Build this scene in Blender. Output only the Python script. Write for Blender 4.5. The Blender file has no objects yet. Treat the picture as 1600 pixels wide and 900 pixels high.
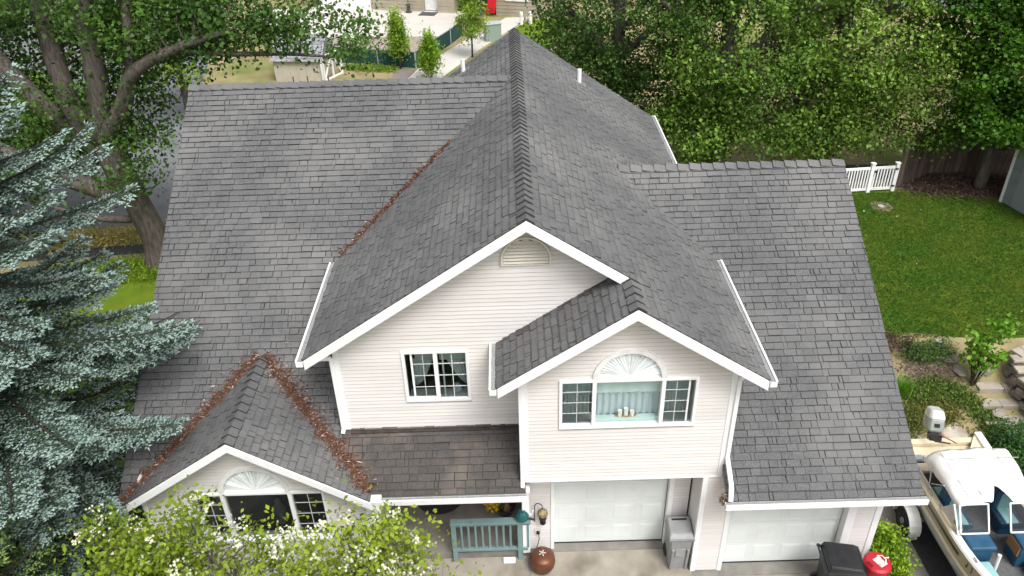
import bpy, bmesh, math, random
import numpy as np
from mathutils import Vector, Matrix

random.seed(11)
RNG = np.random.default_rng(7)
scene = bpy.context.scene
COL = scene.collection

# ------------------------------------------------------------------ camera
CAM = Vector((0.173, -10.136, 12.753))
cam_d = bpy.data.cameras.new("camera")
cam_d.sensor_width = 36.0
cam_d.lens = 1239.08 / 1600 * 36
cam_d.clip_end = 1000
cam_o = bpy.data.objects.new("camera", cam_d)
COL.objects.link(cam_o)
CR = Vector((0.99954668, -0.01438982, -0.02644549))
CU = Vector((0.0300254, 0.54106671, 0.84044351))
CF = Vector((-0.00221494, 0.84085656, -0.54125349))
cam_o.matrix_world = Matrix(((CR.x, CU.x, -CF.x, CAM.x), (CR.y, CU.y, -CF.y, CAM.y),
                             (CR.z, CU.z, -CF.z, CAM.z), (0, 0, 0, 1)))
scene.camera = cam_o

# ------------------------------------------------------------------ sky, sun, exposure (bright overcast)
SUN_EL, SUN_AZ = math.radians(58), math.radians(150)      # azimuth clockwise from +Y: front right of the house
world = bpy.data.worlds.new("World")
scene.world = world
world.use_nodes = True
wn = world.node_tree
wn.nodes.clear()
sky = wn.nodes.new("ShaderNodeTexSky")
sky.sky_type = 'NISHITA'
sky.sun_disc = False
sky.sun_elevation = SUN_EL
sky.sun_rotation = SUN_AZ
sky.air_density = 1.0
sky.dust_density = 6.0
sky.ozone_density = 1.0
hs = wn.nodes.new("ShaderNodeHueSaturation")
hs.inputs['Saturation'].default_value = 0.22              # cloud cover: nearly neutral sky light
bg = wn.nodes.new("ShaderNodeBackground")
bg.inputs['Strength'].default_value = 0.15
wo = wn.nodes.new("ShaderNodeOutputWorld")
wn.links.new(sky.outputs[0], hs.inputs['Color'])
wn.links.new(hs.outputs[0], bg.inputs[0])
wn.links.new(bg.outputs[0], wo.inputs[0])

sun_d = bpy.data.lights.new("sun", 'SUN')
sun_d.energy = 1.5
sun_d.angle = math.radians(22)
sun_d.color = (1.0, 0.98, 0.955)
sun_o = bpy.data.objects.new("sun", sun_d)
COL.objects.link(sun_o)
sd = Vector((math.sin(SUN_AZ) * math.cos(SUN_EL), math.cos(SUN_AZ) * math.cos(SUN_EL), math.sin(SUN_EL)))
sun_o.rotation_euler = sd.to_track_quat('Z', 'Y').to_euler()
sun_o.location = (0, 0, 40)

scene.view_settings.view_transform = 'Standard'
scene.view_settings.look = 'None'
scene.view_settings.exposure = 0.55
scene.view_settings.gamma = 1.0
scene.view_settings.use_curve_mapping = False
scene.render.engine = 'CYCLES'

# ------------------------------------------------------------------ materials
MATS = {}
def mat(name, col, rough=.65, col2=None, nscale=3.0, ndetail=4.0, lo=.35, hi=.65, var=0.0, bump=0.0, bscale=60.0,
        spec=.4, metal=0.0, col3=None, n3=.6, l3=.55, h3=.7, stretch=None, trans=0.0):
    """Principled material: col/col2 mixed by noise, col3 by a second (larger) noise, 'rnd' face attribute varies value."""
    if name in MATS:
        return MATS[name]
    m = bpy.data.materials.new(name)
    m.use_nodes = True
    nt = m.node_tree
    N, L = nt.nodes, nt.links
    p = N['Principled BSDF']
    p.inputs['Roughness'].default_value = rough
    p.inputs['Metallic'].default_value = metal
    p.inputs['Specular IOR Level'].default_value = spec
    tc = N.new('ShaderNodeTexCoord')
    src = tc.outputs['Object']
    if stretch:
        mp = N.new('ShaderNodeMapping')
        mp.inputs['Scale'].default_value = stretch
        L.new(src, mp.inputs[0])
        src = mp.outputs[0]
    c = None
    def rgb(v):
        n = N.new('ShaderNodeRGB'); n.outputs[0].default_value = (*v, 1); return n.outputs[0]
    def noise(scale, detail=4.0):
        n = N.new('ShaderNodeTexNoise'); n.inputs['Scale'].default_value = scale; n.inputs['Detail'].default_value = detail
        L.new(src, n.inputs['Vector']); return n.outputs[0]
    def rng(o, a, b, c0=0., c1=1.):
        r = N.new('ShaderNodeMapRange'); r.inputs[1].default_value = a; r.inputs[2].default_value = b
        r.inputs[3].default_value = c0; r.inputs[4].default_value = c1
        L.new(o, r.inputs[0]); return r.outputs[0]
    def mix(f, a, b):
        x = N.new('ShaderNodeMix'); x.data_type = 'RGBA'
        L.new(f, x.inputs[0]); L.new(a, x.inputs[6]); L.new(b, x.inputs[7]); return x.outputs[2]
    c = rgb(col)
    if col2:
        c = mix(rng(noise(nscale, ndetail), lo, hi), c, rgb(col2))
    if col3:
        c = mix(rng(noise(n3, 3.0), l3, h3), c, rgb(col3))
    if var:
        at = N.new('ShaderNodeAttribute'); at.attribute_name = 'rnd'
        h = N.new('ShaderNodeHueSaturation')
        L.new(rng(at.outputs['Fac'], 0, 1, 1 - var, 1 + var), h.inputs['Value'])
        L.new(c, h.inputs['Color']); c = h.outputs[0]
    L.new(c, p.inputs['Base Color'])
    if bump:
        b = N.new('ShaderNodeBump'); b.inputs['Strength'].default_value = bump; b.inputs['Distance'].default_value = .02
        L.new(noise(bscale, 5.0), b.inputs['Height']); L.new(b.outputs[0], p.inputs['Normal'])
    if trans:
        out = N['Material Output']
        t = N.new('ShaderNodeBsdfTranslucent'); ms = N.new('ShaderNodeMixShader'); ms.inputs[0].default_value = trans
        L.new(c, t.inputs[0]); L.new(p.outputs[0], ms.inputs[1]); L.new(t.outputs[0], ms.inputs[2])
        L.new(ms.outputs[0], out.inputs['Surface'])
    MATS[name] = m
    return m

def glass_mat(name, tint=(.75, .82, .82), refl=.25):
    if name in MATS:
        return MATS[name]
    m = bpy.data.materials.new(name); m.use_nodes = True
    nt = m.node_tree; N, L = nt.nodes, nt.links
    N.clear()
    out = N.new('ShaderNodeOutputMaterial')
    tr = N.new('ShaderNodeBsdfTransparent'); tr.inputs[0].default_value = (*tint, 1)
    gl = N.new('ShaderNodeBsdfGlossy'); gl.inputs['Roughness'].default_value = .03
    fr = N.new('ShaderNodeLayerWeight'); fr.inputs[0].default_value = refl
    ms = N.new('ShaderNodeMixShader')
    L.new(fr.outputs['Fresnel'], ms.inputs[0]); L.new(tr.outputs[0], ms.inputs[1]); L.new(gl.outputs[0], ms.inputs[2])
    L.new(ms.outputs[0], out.inputs['Surface'])
    MATS[name] = m
    return m

SHINGLE = mat('shingle_grey', (.142, .144, .146), .9, (.080, .081, .082), 34, 6, .3, .75, var=.085, bump=.5, bscale=140, spec=.2,
              col3=(.172, .171, .168), n3=.55, l3=.42, h3=.72)
SHINGLE_ST = mat('shingle_weathered', (.092, .087, .083), .92, (.065, .058, .054), 30, 6, .3, .75, var=.10, bump=.5, bscale=140, spec=.15,
                 col3=(.135, .115, .10), n3=1.6, l3=.5, h3=.72)
CORE = mat('shingle_cut_edge', (.040, .039, .039), .95)
BAND = mat('shingle_row_shade_and_wear', (.056, .056, .057), .95, (.036, .035, .036), 40, var=.3)  # row shadow line painted below each butt; also missing-granule spots
BAND_S = mat('shingle_edge_and_wear', (.105, .106, .107), .95, (.075, .075, .075), 40, var=.3)  # darker strip along lower tab edges; also missing-granule spots
UNDER = mat('roof_underlayment', (.036, .036, .037), .95)
WHITE = mat('white_trim', (.79, .795, .80), .5, (.66, .66, .65), 3.5, 8, .5, .85, var=.05)
WHITE_D = mat('white_trim_weathered', (.74, .74, .73), .55, (.58, .57, .55), 7, 6, .45, .8)
SIDING = mat('vinyl_siding', (.695, .672, .655), .5, (.64, .615, .598), 1.6, 4, var=.035, bump=.08, bscale=120, stretch=(.3, .3, 1.6), col3=(.62, .585, .56), n3=.9, l3=.52, h3=.8)
GUARD = mat('gutter_guard_mesh', (.42, .42, .42), .5, (.16, .16, .16), 90, 2, .42, .58, metal=.2)
DOORP = mat('garage_door_paint', (.70, .735, .725), .45, (.65, .69, .68), 1.2, 3, var=.03, col3=(.60, .62, .60), n3=1.4, l3=.55, h3=.8)
SOFFIT = mat('soffit_white', (.70, .69, .67), .6)
CONC = mat('concrete', (.33, .298, .245), .85, (.235, .21, .17), 2.6, 9, .32, .7, bump=.3, bscale=60, col3=(.15, .132, .108), n3=1.1, l3=.54, h3=.76)
CONC_D = mat('concrete_old', (.25, .235, .21), .9, (.16, .15, .135), 3, 8, .3, .7, bump=.25, bscale=60)
CONC_L = mat('concrete_pale', (.54, .52, .48), .85, (.46, .44, .40), .6, 6, .3, .7)
ASPH = mat('asphalt', (.042, .042, .044), .9, (.028, .028, .029), 9, 8, .3, .7, bump=.5, bscale=90)
ROADM = mat('road_asphalt', (.17, .175, .19), .9, (.13, .135, .145), 1.3, 8, .3, .7, bump=.2, bscale=40)
LAWN = mat('lawn_grass', (.046, .105, .008), .9, (.090, .128, .012), 1.6, 9, .38, .66, bump=.9, bscale=45, spec=.1,
           col3=(.115, .140, .018), n3=.42, l3=.54, h3=.76)
LAWN_L = mat('lawn_grass_left', (.135, .185, .014), .9, (.085, .155, .014), 2.0, 6, .35, .7, bump=.9, bscale=45, spec=.1)
DRY = mat('dry_ground', (.33, .27, .15), .95, (.20, .17, .09), .9, 8, .35, .65, bump=.6, bscale=30, spec=.1, col3=(.14, .17, .05), n3=.25, l3=.5, h3=.65)
SOIL = mat('soil_mulch', (.075, .052, .040), .95, (.13, .10, .085), 9, 8, .4, .7, bump=1., bscale=40, spec=.1)
GRAVEL = mat('gravel_ground', (.36, .30, .25), .95, (.24, .20, .17), 12, 8, .35, .65, bump=.8, bscale=60)
BARK = mat('bark_grey', (.150, .130, .115), .95, (.075, .064, .056), 7, 8, .35, .65, bump=1., bscale=25, spec=.1, stretch=(2.5, 2.5, .5))
BARK_D = mat('bark_brown', (.10, .075, .055), .95, (.05, .04, .03), 9, 8, .35, .65, bump=1., bscale=25, spec=.1)
DARK = mat('dark_interior', (.018, .018, .019), .9)
ROOM = mat('room_wall', (.10, .10, .10), .9)
CURT = mat('curtain_cloth', (.62, .67, .66), .9, var=.05, trans=.2)
CURT_B = mat('curtain_aqua', (.56, .63, .66), .9, var=.05, trans=.2)
MUNT = mat('muntin_grey', (.58, .59, .59), .5)
BLACK = mat('black_metal', (.02, .02, .02), .5)
GLASS = glass_mat('window_glass', (.86, .90, .90), .2)
GLASS_AQ = glass_mat('window_glass_pale', (.96, .99, .985), .08)
LAP_SHADE = mat('siding_lap_shade', (.43, .405, .39), .8, (.54, .51, .49), 5, 4)  # lap shadow line painted as a grey strip atop each board

# ------------------------------------------------------------------ mesh helpers
class MB:
    def __init__(s):
        s.v = []; s.f = []; s.m = []; s.a = []; s.mi = 0; s.rn = None
    def add(s, vs, fs, mi=None, a=None):
        o = len(s.v)
        s.v.extend([tuple(q) for q in vs])
        if a is None:
            a = random.random() if s.rn is None else s.rn
        for f in fs:
            s.f.append([i + o for i in f]); s.m.append(s.mi if mi is None else mi); s.a.append(a)
        return s
    def box(s, x0, x1, y0, y1, z0, z1, mi=None, a=None):
        vs = [(x0, y0, z0), (x1, y0, z0), (x1, y1, z0), (x0, y1, z0), (x0, y0, z1), (x1, y0, z1), (x1, y1, z1), (x0, y1, z1)]
        return s.add(vs, BOXF, mi, a)
    def obox(s, c, size, M3=None, mi=None, a=None, taper=1.0):
        hx, hy, hz = size[0] / 2, size[1] / 2, size[2] / 2
        vs = []
        for z, k in ((-hz, taper), (hz, 1.0)):
            for x, y in ((-hx, -hy), (hx, -hy), (hx, hy), (-hx, hy)):
                q = Vector((x * k, y * k, z))
                if M3 is not None: q = M3 @ q
                vs.append(q + Vector(c))
        return s.add(vs, BOXF, mi, a)
    def bar(s, p0, p1, w, h, up=(0, 0, 1), mi=None, a=None):
        p0, p1 = Vector(p0), Vector(p1); d = (p1 - p0).normalized()
        u = Vector(up); sx = d.cross(u)
        if sx.length < 1e-4: sx = d.cross(Vector((1, 0, 0)))
        sx.normalize(); u = sx.cross(d).normalized()
        vs = []
        for p in (p0, p1):
            for i, j in ((-1, -1), (1, -1), (1, 1), (-1, 1)):
                vs.append(p + sx * (i * w / 2) + u * (j * h / 2))
        return s.add(vs, BOXF, mi, a)
    def extrude(s, poly, d, mi=None, a=None, mi_top=None):
        """closed prism: 3D polygon poly shifted by vector d"""
        n = len(poly); d = Vector(d)
        vs = [Vector(p) for p in poly] + [Vector(p) + d for p in poly]
        o = len(s.v)
        s.add(vs, [list(range(n))], mi_top if mi_top is not None else mi, a)
        mm = s.mi if mi is None else mi
        aa = s.a[-1]
        s.f.append([o + n + i for i in reversed(range(n))]); s.m.append(mm); s.a.append(aa)
        for i in range(n):
            j = (i + 1) % n
            s.f.append([o + i, o + n + i, o + n + j, o + j]); s.m.append(mm); s.a.append(aa)
        return s
    def tube(s, pts, rad, n=8, mi=None, a=None, cap=True):
        pts = [Vector(p) for p in pts]
        if not hasattr(rad, '__len__'): rad = [rad] * len(pts)
        o = len(s.v); vs = []
        t0 = (pts[1] - pts[0]).normalized()
        ref = Vector((0, 0, 1)) if abs(t0.z) < .9 else Vector((1, 0, 0))
        for i, p in enumerate(pts):
            t = (pts[min(i + 1, len(pts) - 1)] - pts[max(i - 1, 0)]).normalized()
            x = t.cross(ref)
            if x.length < 1e-5: x = t.cross(Vector((0, 1, 0)))
            x.normalize(); y = x.cross(t).normalized(); ref = y if abs(y.dot(t)) < .9 else ref
            ref = t.cross(x) * -1 if False else ref
            for k in range(n):
                an = 2 * math.pi * k / n
                vs.append(p + (x * math.cos(an) + y * math.sin(an)) * rad[i])
        fs = []
        for i in range(len(pts) - 1):
            for k in range(n):
                k2 = (k + 1) % n
                fs.append([i * n + k, i * n + k2, (i + 1) * n + k2, (i + 1) * n + k])
        if cap:
            fs.append(list(reversed(range(n)))); fs.append([(len(pts) - 1) * n + k for k in range(n)])
        return s.add(vs, fs, mi, a)
    def lathe(s, prof, c=(0, 0, 0), n=20, mi=None, a=None):
        vs = []; fs = []
        for r, z in prof:
            for k in range(n):
                an = 2 * math.pi * k / n
                vs.append((c[0] + r * math.cos(an), c[1] + r * math.sin(an), c[2] + z))
        for i in range(len(prof) - 1):
            for k in range(n):
                k2 = (k + 1) % n
                fs.append([i * n + k, i * n + k2, (i + 1) * n + k2, (i + 1) * n + k])
        fs.append(list(reversed(range(n)))); fs.append([(len(prof) - 1) * n + k for k in range(n)])
        return s.add(vs, fs, mi, a)
    def build(s, name, mats, parent=None, smooth=False, bevel=0.0, sub=0):
        me = bpy.data.meshes.new(name)
        me.from_pydata(s.v, [], s.f)
        if not isinstance(mats, (list, tuple)): mats = [mats]
        for m in mats: me.materials.append(m)
        if len(mats) > 1: me.polygons.foreach_set('material_index', s.m)
        at = me.attributes.new('rnd', 'FLOAT', 'FACE'); at.data.foreach_set('value', s.a)
        if smooth: me.polygons.foreach_set('use_smooth', [True] * len(me.polygons))
        me.update()
        o = bpy.data.objects.new(name, me); COL.objects.link(o)
        if parent: o.parent = parent
        if bevel:
            b = o.modifiers.new('bevel', 'BEVEL'); b.width = bevel; b.segments = 2; b.limit_method = 'ANGLE'
        if sub:
            b = o.modifiers.new('subdivision', 'SUBSURF'); b.levels = sub; b.render_levels = sub
        return o
BOXF = [[0, 3, 2, 1], [4, 5, 6, 7], [0, 1, 5, 4], [1, 2, 6, 5], [2, 3, 7, 6], [3, 0, 4, 7]]

def tag(o, label=None, cat=None, group=None, kind=None):
    if label: o['label'] = label
    if cat: o['category'] = cat
    if group: o['group'] = group
    if kind: o['kind'] = kind
    return o
def thing(name, label, cat, loc=(0, 0, 0), rz=0., group=None):
    o = bpy.data.objects.new(name, None); COL.objects.link(o)
    o.empty_display_size = .2
    o.location = loc; o.rotation_euler = (0, 0, rz)
    return tag(o, label, cat, group)
def copy_tree(o, parent=None):
    c = o.copy(); COL.objects.link(c); c.parent = parent
    for ch in list(o.children): copy_tree(ch, c)
    return c
def np_mesh(name, V, F, matl, parent=None, rnd=None, smooth=False, mats=None, mi=None):
    """fast mesh from arrays; F is (n,3) or (n,4); rnd per face"""
    me = bpy.data.meshes.new(name)
    k = F.shape[1]; nf = len(F)
    me.vertices.add(len(V)); me.vertices.foreach_set('co', V.astype(np.float32).ravel())
    me.loops.add(nf * k); me.loops.foreach_set('vertex_index', F.astype(np.int32).ravel())
    me.polygons.add(nf); me.polygons.foreach_set('loop_start', np.arange(0, nf * k, k, dtype=np.int32))
    me.polygons.foreach_set('loop_total', np.full(nf, k, dtype=np.int32))
    for m in (mats or [matl]): me.materials.append(m)
    if mi is not None: me.polygons.foreach_set('material_index', mi.astype(np.int32))
    me.update(calc_edges=True)
    at = me.attributes.new('rnd', 'FLOAT', 'FACE')
    at.data.foreach_set('value', (RNG.random(nf) if rnd is None else rnd).astype(np.float32))
    if smooth: me.polygons.foreach_set('use_smooth', [True] * nf)
    o = bpy.data.objects.new(name, me); COL.objects.link(o)
    if parent: o.parent = parent
    return o
def clip_convex(poly, conv):
    """Sutherland-Hodgman, 2D, conv counter-clockwise"""
    out = poly
    n = len(conv)
    for i in range(n):
        ax, ay = conv[i]; bx, by = conv[(i + 1) % n]
        ex, ey = bx - ax, by - ay
        inp = out; out = []
        if not inp: return []
        for j in range(len(inp)):
            p, q = inp[j], inp[(j + 1) % len(inp)]
            sp = ex * (p[1] - ay) - ey * (p[0] - ax); sq = ex * (q[1] - ay) - ey * (q[0] - ax)
            if sp >= 0: out.append(p)
            if (sp >= 0) != (sq >= 0):
                t = sp / (sp - sq); out.append((p[0] + t * (q[0] - p[0]), p[1] + t * (q[1] - p[1])))
    return out
def ccw(poly):
    a = sum(poly[i][0] * poly[(i + 1) % len(poly)][1] - poly[(i + 1) % len(poly)][0] * poly[i][1] for i in range(len(poly)))
    return poly if a > 0 else poly[::-1]
def area2(poly):
    return abs(sum(poly[i][0] * poly[(i + 1) % len(poly)][1] - poly[(i + 1) % len(poly)][0] * poly[i][1] for i in range(len(poly)))) / 2
def sm(a, b, x):
    t = min(1, max(0, (x - a) / (b - a))); return t * t * (3 - 2 * t)
def gz(x, y):
    """height of the ground: driveway level in front, one metre higher behind"""
    return -.09 + 1.09 * sm(2.4, 5.2, y)
# ================================================================== THE GROUND
def sheet(name, poly, dz, m, label=None, kind='structure', z=None, thick=0.0):
    mb = MB()
    P = [(x, y, (gz(x, y) if z is None else z) + dz) for x, y in ccw(poly)]
    if thick: mb.extrude(P[::-1] if False else P, (0, 0, -thick))
    else: mb.add(P, [list(range(len(P)))])
    o = mb.build(name, m)
    return tag(o, label, None, None, kind)

ys = list(np.arange(-26, 2.3, 2.0)) + list(np.arange(2.4, 5.3, .2)) + list(np.arange(6, 30, 2.)) + list(np.arange(32, 260, 12.))
xs = list(np.arange(-160, -30, 10.)) + list(np.arange(-30, 31, 2.)) + list(np.arange(40, 161, 10.))
gv = [(x, y, gz(x, y)) for y in ys for x in xs]
nx = len(xs)
gf = [[j * nx + i, j * nx + i + 1, (j + 1) * nx + i + 1, (j + 1) * nx + i] for j in range(len(ys) - 1) for i in range(nx - 1)]
g = MB().add(gv, gf).build('ground', DRY); tag(g, 'dry grassy ground around the houses', None, None, 'structure')

# right garden lawn, left lawn
lawn_pts = [(6.5, 5.35), (9.2, 5.3), (9.7, 5.55), (10.3, 5.5), (10.9, 5.3), (11.5, 5.25), (12.2, 5.2), (14, 5.25), (19, 5.3),
            (19, 11.8), (16.2, 12.4), (15.0, 12.95), (14.2, 13.2), (13.3, 13.3), (12.6, 13.5), (10, 13.6), (6.5, 13.6)]
sheet('lawn', lawn_pts, .004, LAWN, 'mown green lawn beside the house')
sheet('lawn', [(-22, -6), (-6.6, -6), (-6.6, 9.6), (-9, 9.9), (-12, 9.5), (-22, 8.6)][::1], .004, LAWN_L, 'mown lawn at the side of the house') if False else None
lg = MB()
ly = [-12, -6, 0, 2.4] + list(np.arange(2.6, 5.3, .2)) + [7, 9.7]
for j in range(len(ly) - 1):
    a, b = ly[j], ly[j + 1]
    lg.add([(-40, a, gz(0, a) + .004), (-6.3, a, gz(0, a) + .004), (-6.3, b, gz(0, b) + .004), (-40, b, gz(0, b) + .004)], [[0, 1, 2, 3]])
tag(lg.build('lawn', LAWN_L), 'yellow green lawn between spruce and house', None, None, 'structure')
# left: footpath, verge, street
sheet('footpath', [(-40, 8.4), (-6.5, 11.0), (-6.5, 11.6), (-40, 9.0)], .006, ASPH, 'dark asphalt footpath by the street', z=1)
sheet('road', [(-90, 7.6), (-7.2, 12.8), (-8.6, 17), (-14, 26), (-22, 60), (-90, 60)], .008, ROADM, 'grey asphalt street behind the cottonwood', z=1)
sheet('road', [(-2, 44), (60, 26), (60, 36), (2, 54)], .008, ROADM, 'grey asphalt street beyond the garden trees', z=1)
sheet('path', [(10.2, 14.0), (13.4, 14.2), (13.4, 15.4), (9, 15.6)], .004, ASPH, 'dark asphalt path behind the white gate', z=1)
# mulch bed below the maple
sheet('mulch_bed', [(12.9, 13.35), (14.2, 13.15), (15.0, 12.9), (16.2, 12.35), (19, 11.7), (19, 14.8), (14.4, 14.6)], .006, SOIL, 'dark mulch bed along the wooden fence', z=1)
# drive, porch, side strip
drive = tag(MB().box(.2, 7.3, -9, .33, -.06, -.010).build('driveway', CONC_D), 'concrete driveway before the garage doors', None, None, 'structure')
for (x0, x1, y0, y1, m) in [(.345, 3.375, -2.6, .10, CONC), (.345, 3.375, -6.5, -2.61, CONC), (.80, 2.96, .112, .36, CONC_D), (3.385, 6.55, -2.6, -.565, CONC),
                            (3.385, 6.55, -6.5, -2.61, CONC), (3.9, 6.1, -.553, -.22, CONC_D)]:
    MB().box(x0, x1, y0, y1, -.04, 0).build('concrete_slab', m, drive, bevel=.006)
strip = tag(MB().box(6.66, 7.78, -9, 2.3, -.08, .0).build('side_path', CONC_D, bevel=.006), 'old concrete strip between house and boat', None, None, 'structure')
tag(MB().box(7.785, 11.2, -9, 2.35, -.08, -.004).build('parking_pad', ASPH), 'black asphalt pad under the boat', None, None, 'structure')
walk = tag(MB().box(-6.3, .33, -6.5, .028, -.08, -.006).build('front_walk', CONC_D), 'concrete front walk before the porch', None, None, 'structure')
for i, x in enumerate((-3.0, -1.35)):
    for (y0, y1) in ((-.9, .02), (-2.4, -.91)):
        MB().box(x, x + 1.64, y0, y1, -.03, .004).build('concrete_slab', CONC, walk, bevel=.006)

# ================================================================== THE HOUSE
house = thing('house', 'cream sided two storey house with grey shingle gables and two garage doors', 'house')
X0, ZR, S, W = .381, 7.332, .6674, 3.653
YF, YB, YR = .081, -.763, 10.53
XB = 1.955; ZB = ZR - S * (XB - X0); ZT = ZR - S * W
XL, XR_ = X0 - W, X0 + W
ZLE, TL, YLE, YLL, XLW = 2.417, .6532, -.578, 6.863, -6.744
ZRE, TR, YRE, YRR, XRW = 2.474, .6333, -.9505, 4.687, 6.933
XS, ZS, SS, YS, HW = -4.543, 3.864, .6644, -.713, 2.324
ZLL = ZLE + TL * (YLL - YLE); ZRR = ZRE + TR * (YRR - YRE)
XVL = X0 - (ZR - ZLL) / S; XVR = X0 + (ZR - ZRR) / S
YVL = YLE + (ZT - ZLE) / TL; YVR = YRE + (ZT - ZRE) / TR
YSV = YLE + (ZS - ZLE) / TL
def fleft(x, y): return ZLE + TL * (y - YLE)
def fright(x, y): return ZRE + TR * (y - YRE)
def fml(x, y): return ZR - S * (X0 - x)
def fmr(x, y): return ZR - S * (x - X0)
def fbl(x, y): return ZB - S * (XB - x)
def fsl(x, y): return ZS - SS * (XS - x)
def fsr(x, y): return ZS - SS * (x - XS)
# valley of the small gable where it meets the big left slope
def yv_small(z): return YLE + (z - ZLE) / TL
YSE = yv_small(ZS - SS * (XS - XLW))
XVS = XS + (ZS - ZLE) / SS
EXPO = .133
roofs = {}
TABS = []     # (screen size, roof name, verts, faces, rnd, stained)
def screen_area(P):
    q = []
    for v in P:
        d = Vector(v) - CAM; z = d.dot(CF); q.append((1239 * d.dot(CR) / z, 1239 * d.dot(CU) / z))
    if abs(q[0][0]) > 790 or abs(q[0][1]) > 440: return 0
    return area2(q)
def roof_plane(name, Zf, up, pieces, slope, e=EXPO, stain=None, deck=True, tabs=True, seed=0):
    rr = random.Random(seed)
    ux, uy = up; ax, ay = -uy, ux
    k = math.sqrt(1 + slope * slope); n = Vector((-slope * ux, -slope * uy, 1)) / k
    pieces = [ccw(list(p)) for p in pieces]
    mb = MB()
    for p in pieces:
        top = [(x, y, Zf(x, y) - .003) for x, y in p]
        mb.extrude(top, (0, 0, -.11), mi=2 if name in ('left', 'right') else 1, mi_top=0)
    ro = mb.build('roof', [UNDER if tabs else SHINGLE, SOFFIT, mat('drip_edge', (.16, .16, .16), .6)], house)
    roofs[name] = ro
    if not tabs: return ro
    allp = [q for p in pieces for q in p]
    b0 = min(x * ux + y * uy for x, y in allp); b1 = max(x * ux + y * uy for x, y in allp)
    a0 = min(x * ax + y * ay for x, y in allp); a1 = max(x * ax + y * ay for x, y in allp)
    eh = e / k
    rows = int((b1 - b0) / eh) + 1
    for r in range(rows):
        lo = b0 + r * eh - (.012 if r == 0 else 0)
        a = a0 - rr.random() * .4
        thick_prev = False
        while a < a1:
            w = rr.choice((.07, .11, .15, .18, .20, .23, .26, .29))
            gap = rr.choice((.003, .005, .008, .012)) if rr.random() < .92 else .024
            tk = .015 + rr.random() * .007 + (.008 if (not thick_prev and rr.random() < .5) else 0)
            thick_prev = tk > .0225
            dl = rr.uniform(-.004, .004)
            rect = [(a + gap / 2, lo + dl), (a + w - gap / 2, lo + dl), (a + w - gap / 2, lo + eh + .02), (a + gap / 2, lo + eh + .02)]
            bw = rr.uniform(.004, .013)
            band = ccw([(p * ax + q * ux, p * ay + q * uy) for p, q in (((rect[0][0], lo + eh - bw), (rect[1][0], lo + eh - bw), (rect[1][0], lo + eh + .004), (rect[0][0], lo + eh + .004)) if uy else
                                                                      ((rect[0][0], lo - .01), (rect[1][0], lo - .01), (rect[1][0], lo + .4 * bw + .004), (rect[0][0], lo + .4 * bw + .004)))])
            hole = None
            if rr.random() < .09:
                hx, hy, hs = a + rr.choice((0, w)) * 1.0, lo + eh * rr.choice((.05, .75, .85)), rr.uniform(.012, .03)
                hole = ccw([(p * ax + q * ux, p * ay + q * uy) for p, q in ((hx - hs * rr.uniform(.4, 1), hy - hs * .8), (hx + hs * rr.uniform(.3, .8), hy - hs), (hx + hs, hy + hs * rr.uniform(.2, .9)), (hx - hs * .5, hy + hs))])
            a += w
            rect = ccw([(p * ax + q * ux, p * ay + q * uy) for p, q in rect])
            rv = rr.random()
            if rr.random() < .04: rv = rr.choice((-.35, 1.25))
            for pi, p in enumerate(pieces):
                pc = p if r else [(x - ux * .03, y - uy * .03) if abs(x * ux + y * uy - b0) < 1e-6 else (x, y) for x, y in p]
                c = clip_convex(rect, pc)
                if len(c) < 3 or area2(c) < 2e-4: continue
                def lift(x, y):
                    f = min(1, max(0, (x * ux + y * uy - lo) / (eh + .02)))
                    return Vector((x, y, Zf(x, y))) + n * (tk * (1 - f) + .003 * f)
                top = [lift(x, y) for x, y in c]; bot = [Vector((x, y, Zf(x, y))) - n * .002 for x, y in c]
                m = len(c)
                vs = top + bot
                sides = [[i, m + i, m + (i + 1) % m, (i + 1) % m] for i in range(m)]
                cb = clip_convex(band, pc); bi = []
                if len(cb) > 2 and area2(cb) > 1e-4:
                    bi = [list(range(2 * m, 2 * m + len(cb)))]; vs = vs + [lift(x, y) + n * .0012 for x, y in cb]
                if hole:
                    ch = clip_convex(clip_convex(hole, pc), ccw(list(rect)))
                    if len(ch) > 2: bi = bi + [list(range(len(vs), len(vs) + len(ch)))]; vs = vs + [lift(x, y) + n * .002 for x, y in ch]
                TABS.append((screen_area(top), name, vs, (list(range(m)), bi, sides), rv, bool(stain and stain(c[0][0], c[0][1]))))
    return ro

# big left slope
roof_plane('left', fleft, (0, 1), [
    [(XLW, YLL), (XVL, YLL), (XL, YVL), (XLW, YVL)],
    [(XLW, YVL), (XL, YVL), (-2.86, YVL), (-2.86, YSV), (XLW, YSV)],
    [(XLW, YSV), (XS, YSV), (XLW, YSE)],
    [(XS, YSV), (-2.86, YSV), (-2.86, yv_small(fsr(-2.86, 0)))],
    [(-2.86, .432), (.276, .432), (.276, YLE), (XVS, YLE), (-2.86, yv_small(fsr(-2.86, 0)))]], TL, seed=1,
    stain=lambda x, y: x > -2.9 and y < .45)
roof_plane('right', fright, (0, 1), [
    [(XVR, YRR), (XRW, YRR), (XRW, YVR), (XR_, YVR)],
    [(3.65, YVR), (XRW, YVR), (XRW, YRE), (3.65, YRE)]], TR, seed=2)
roof_plane('main_left', fml, (1, 0), [
    [(XL, YF), (X0, YF), (X0, YLL), (XVL, YLL), (XL, YVL)],
    [(XVL, YLL), (X0, YLL), (X0, YR), (XL, YR), (XL, 2 * YLL - YVL)]], S, seed=3)
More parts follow.
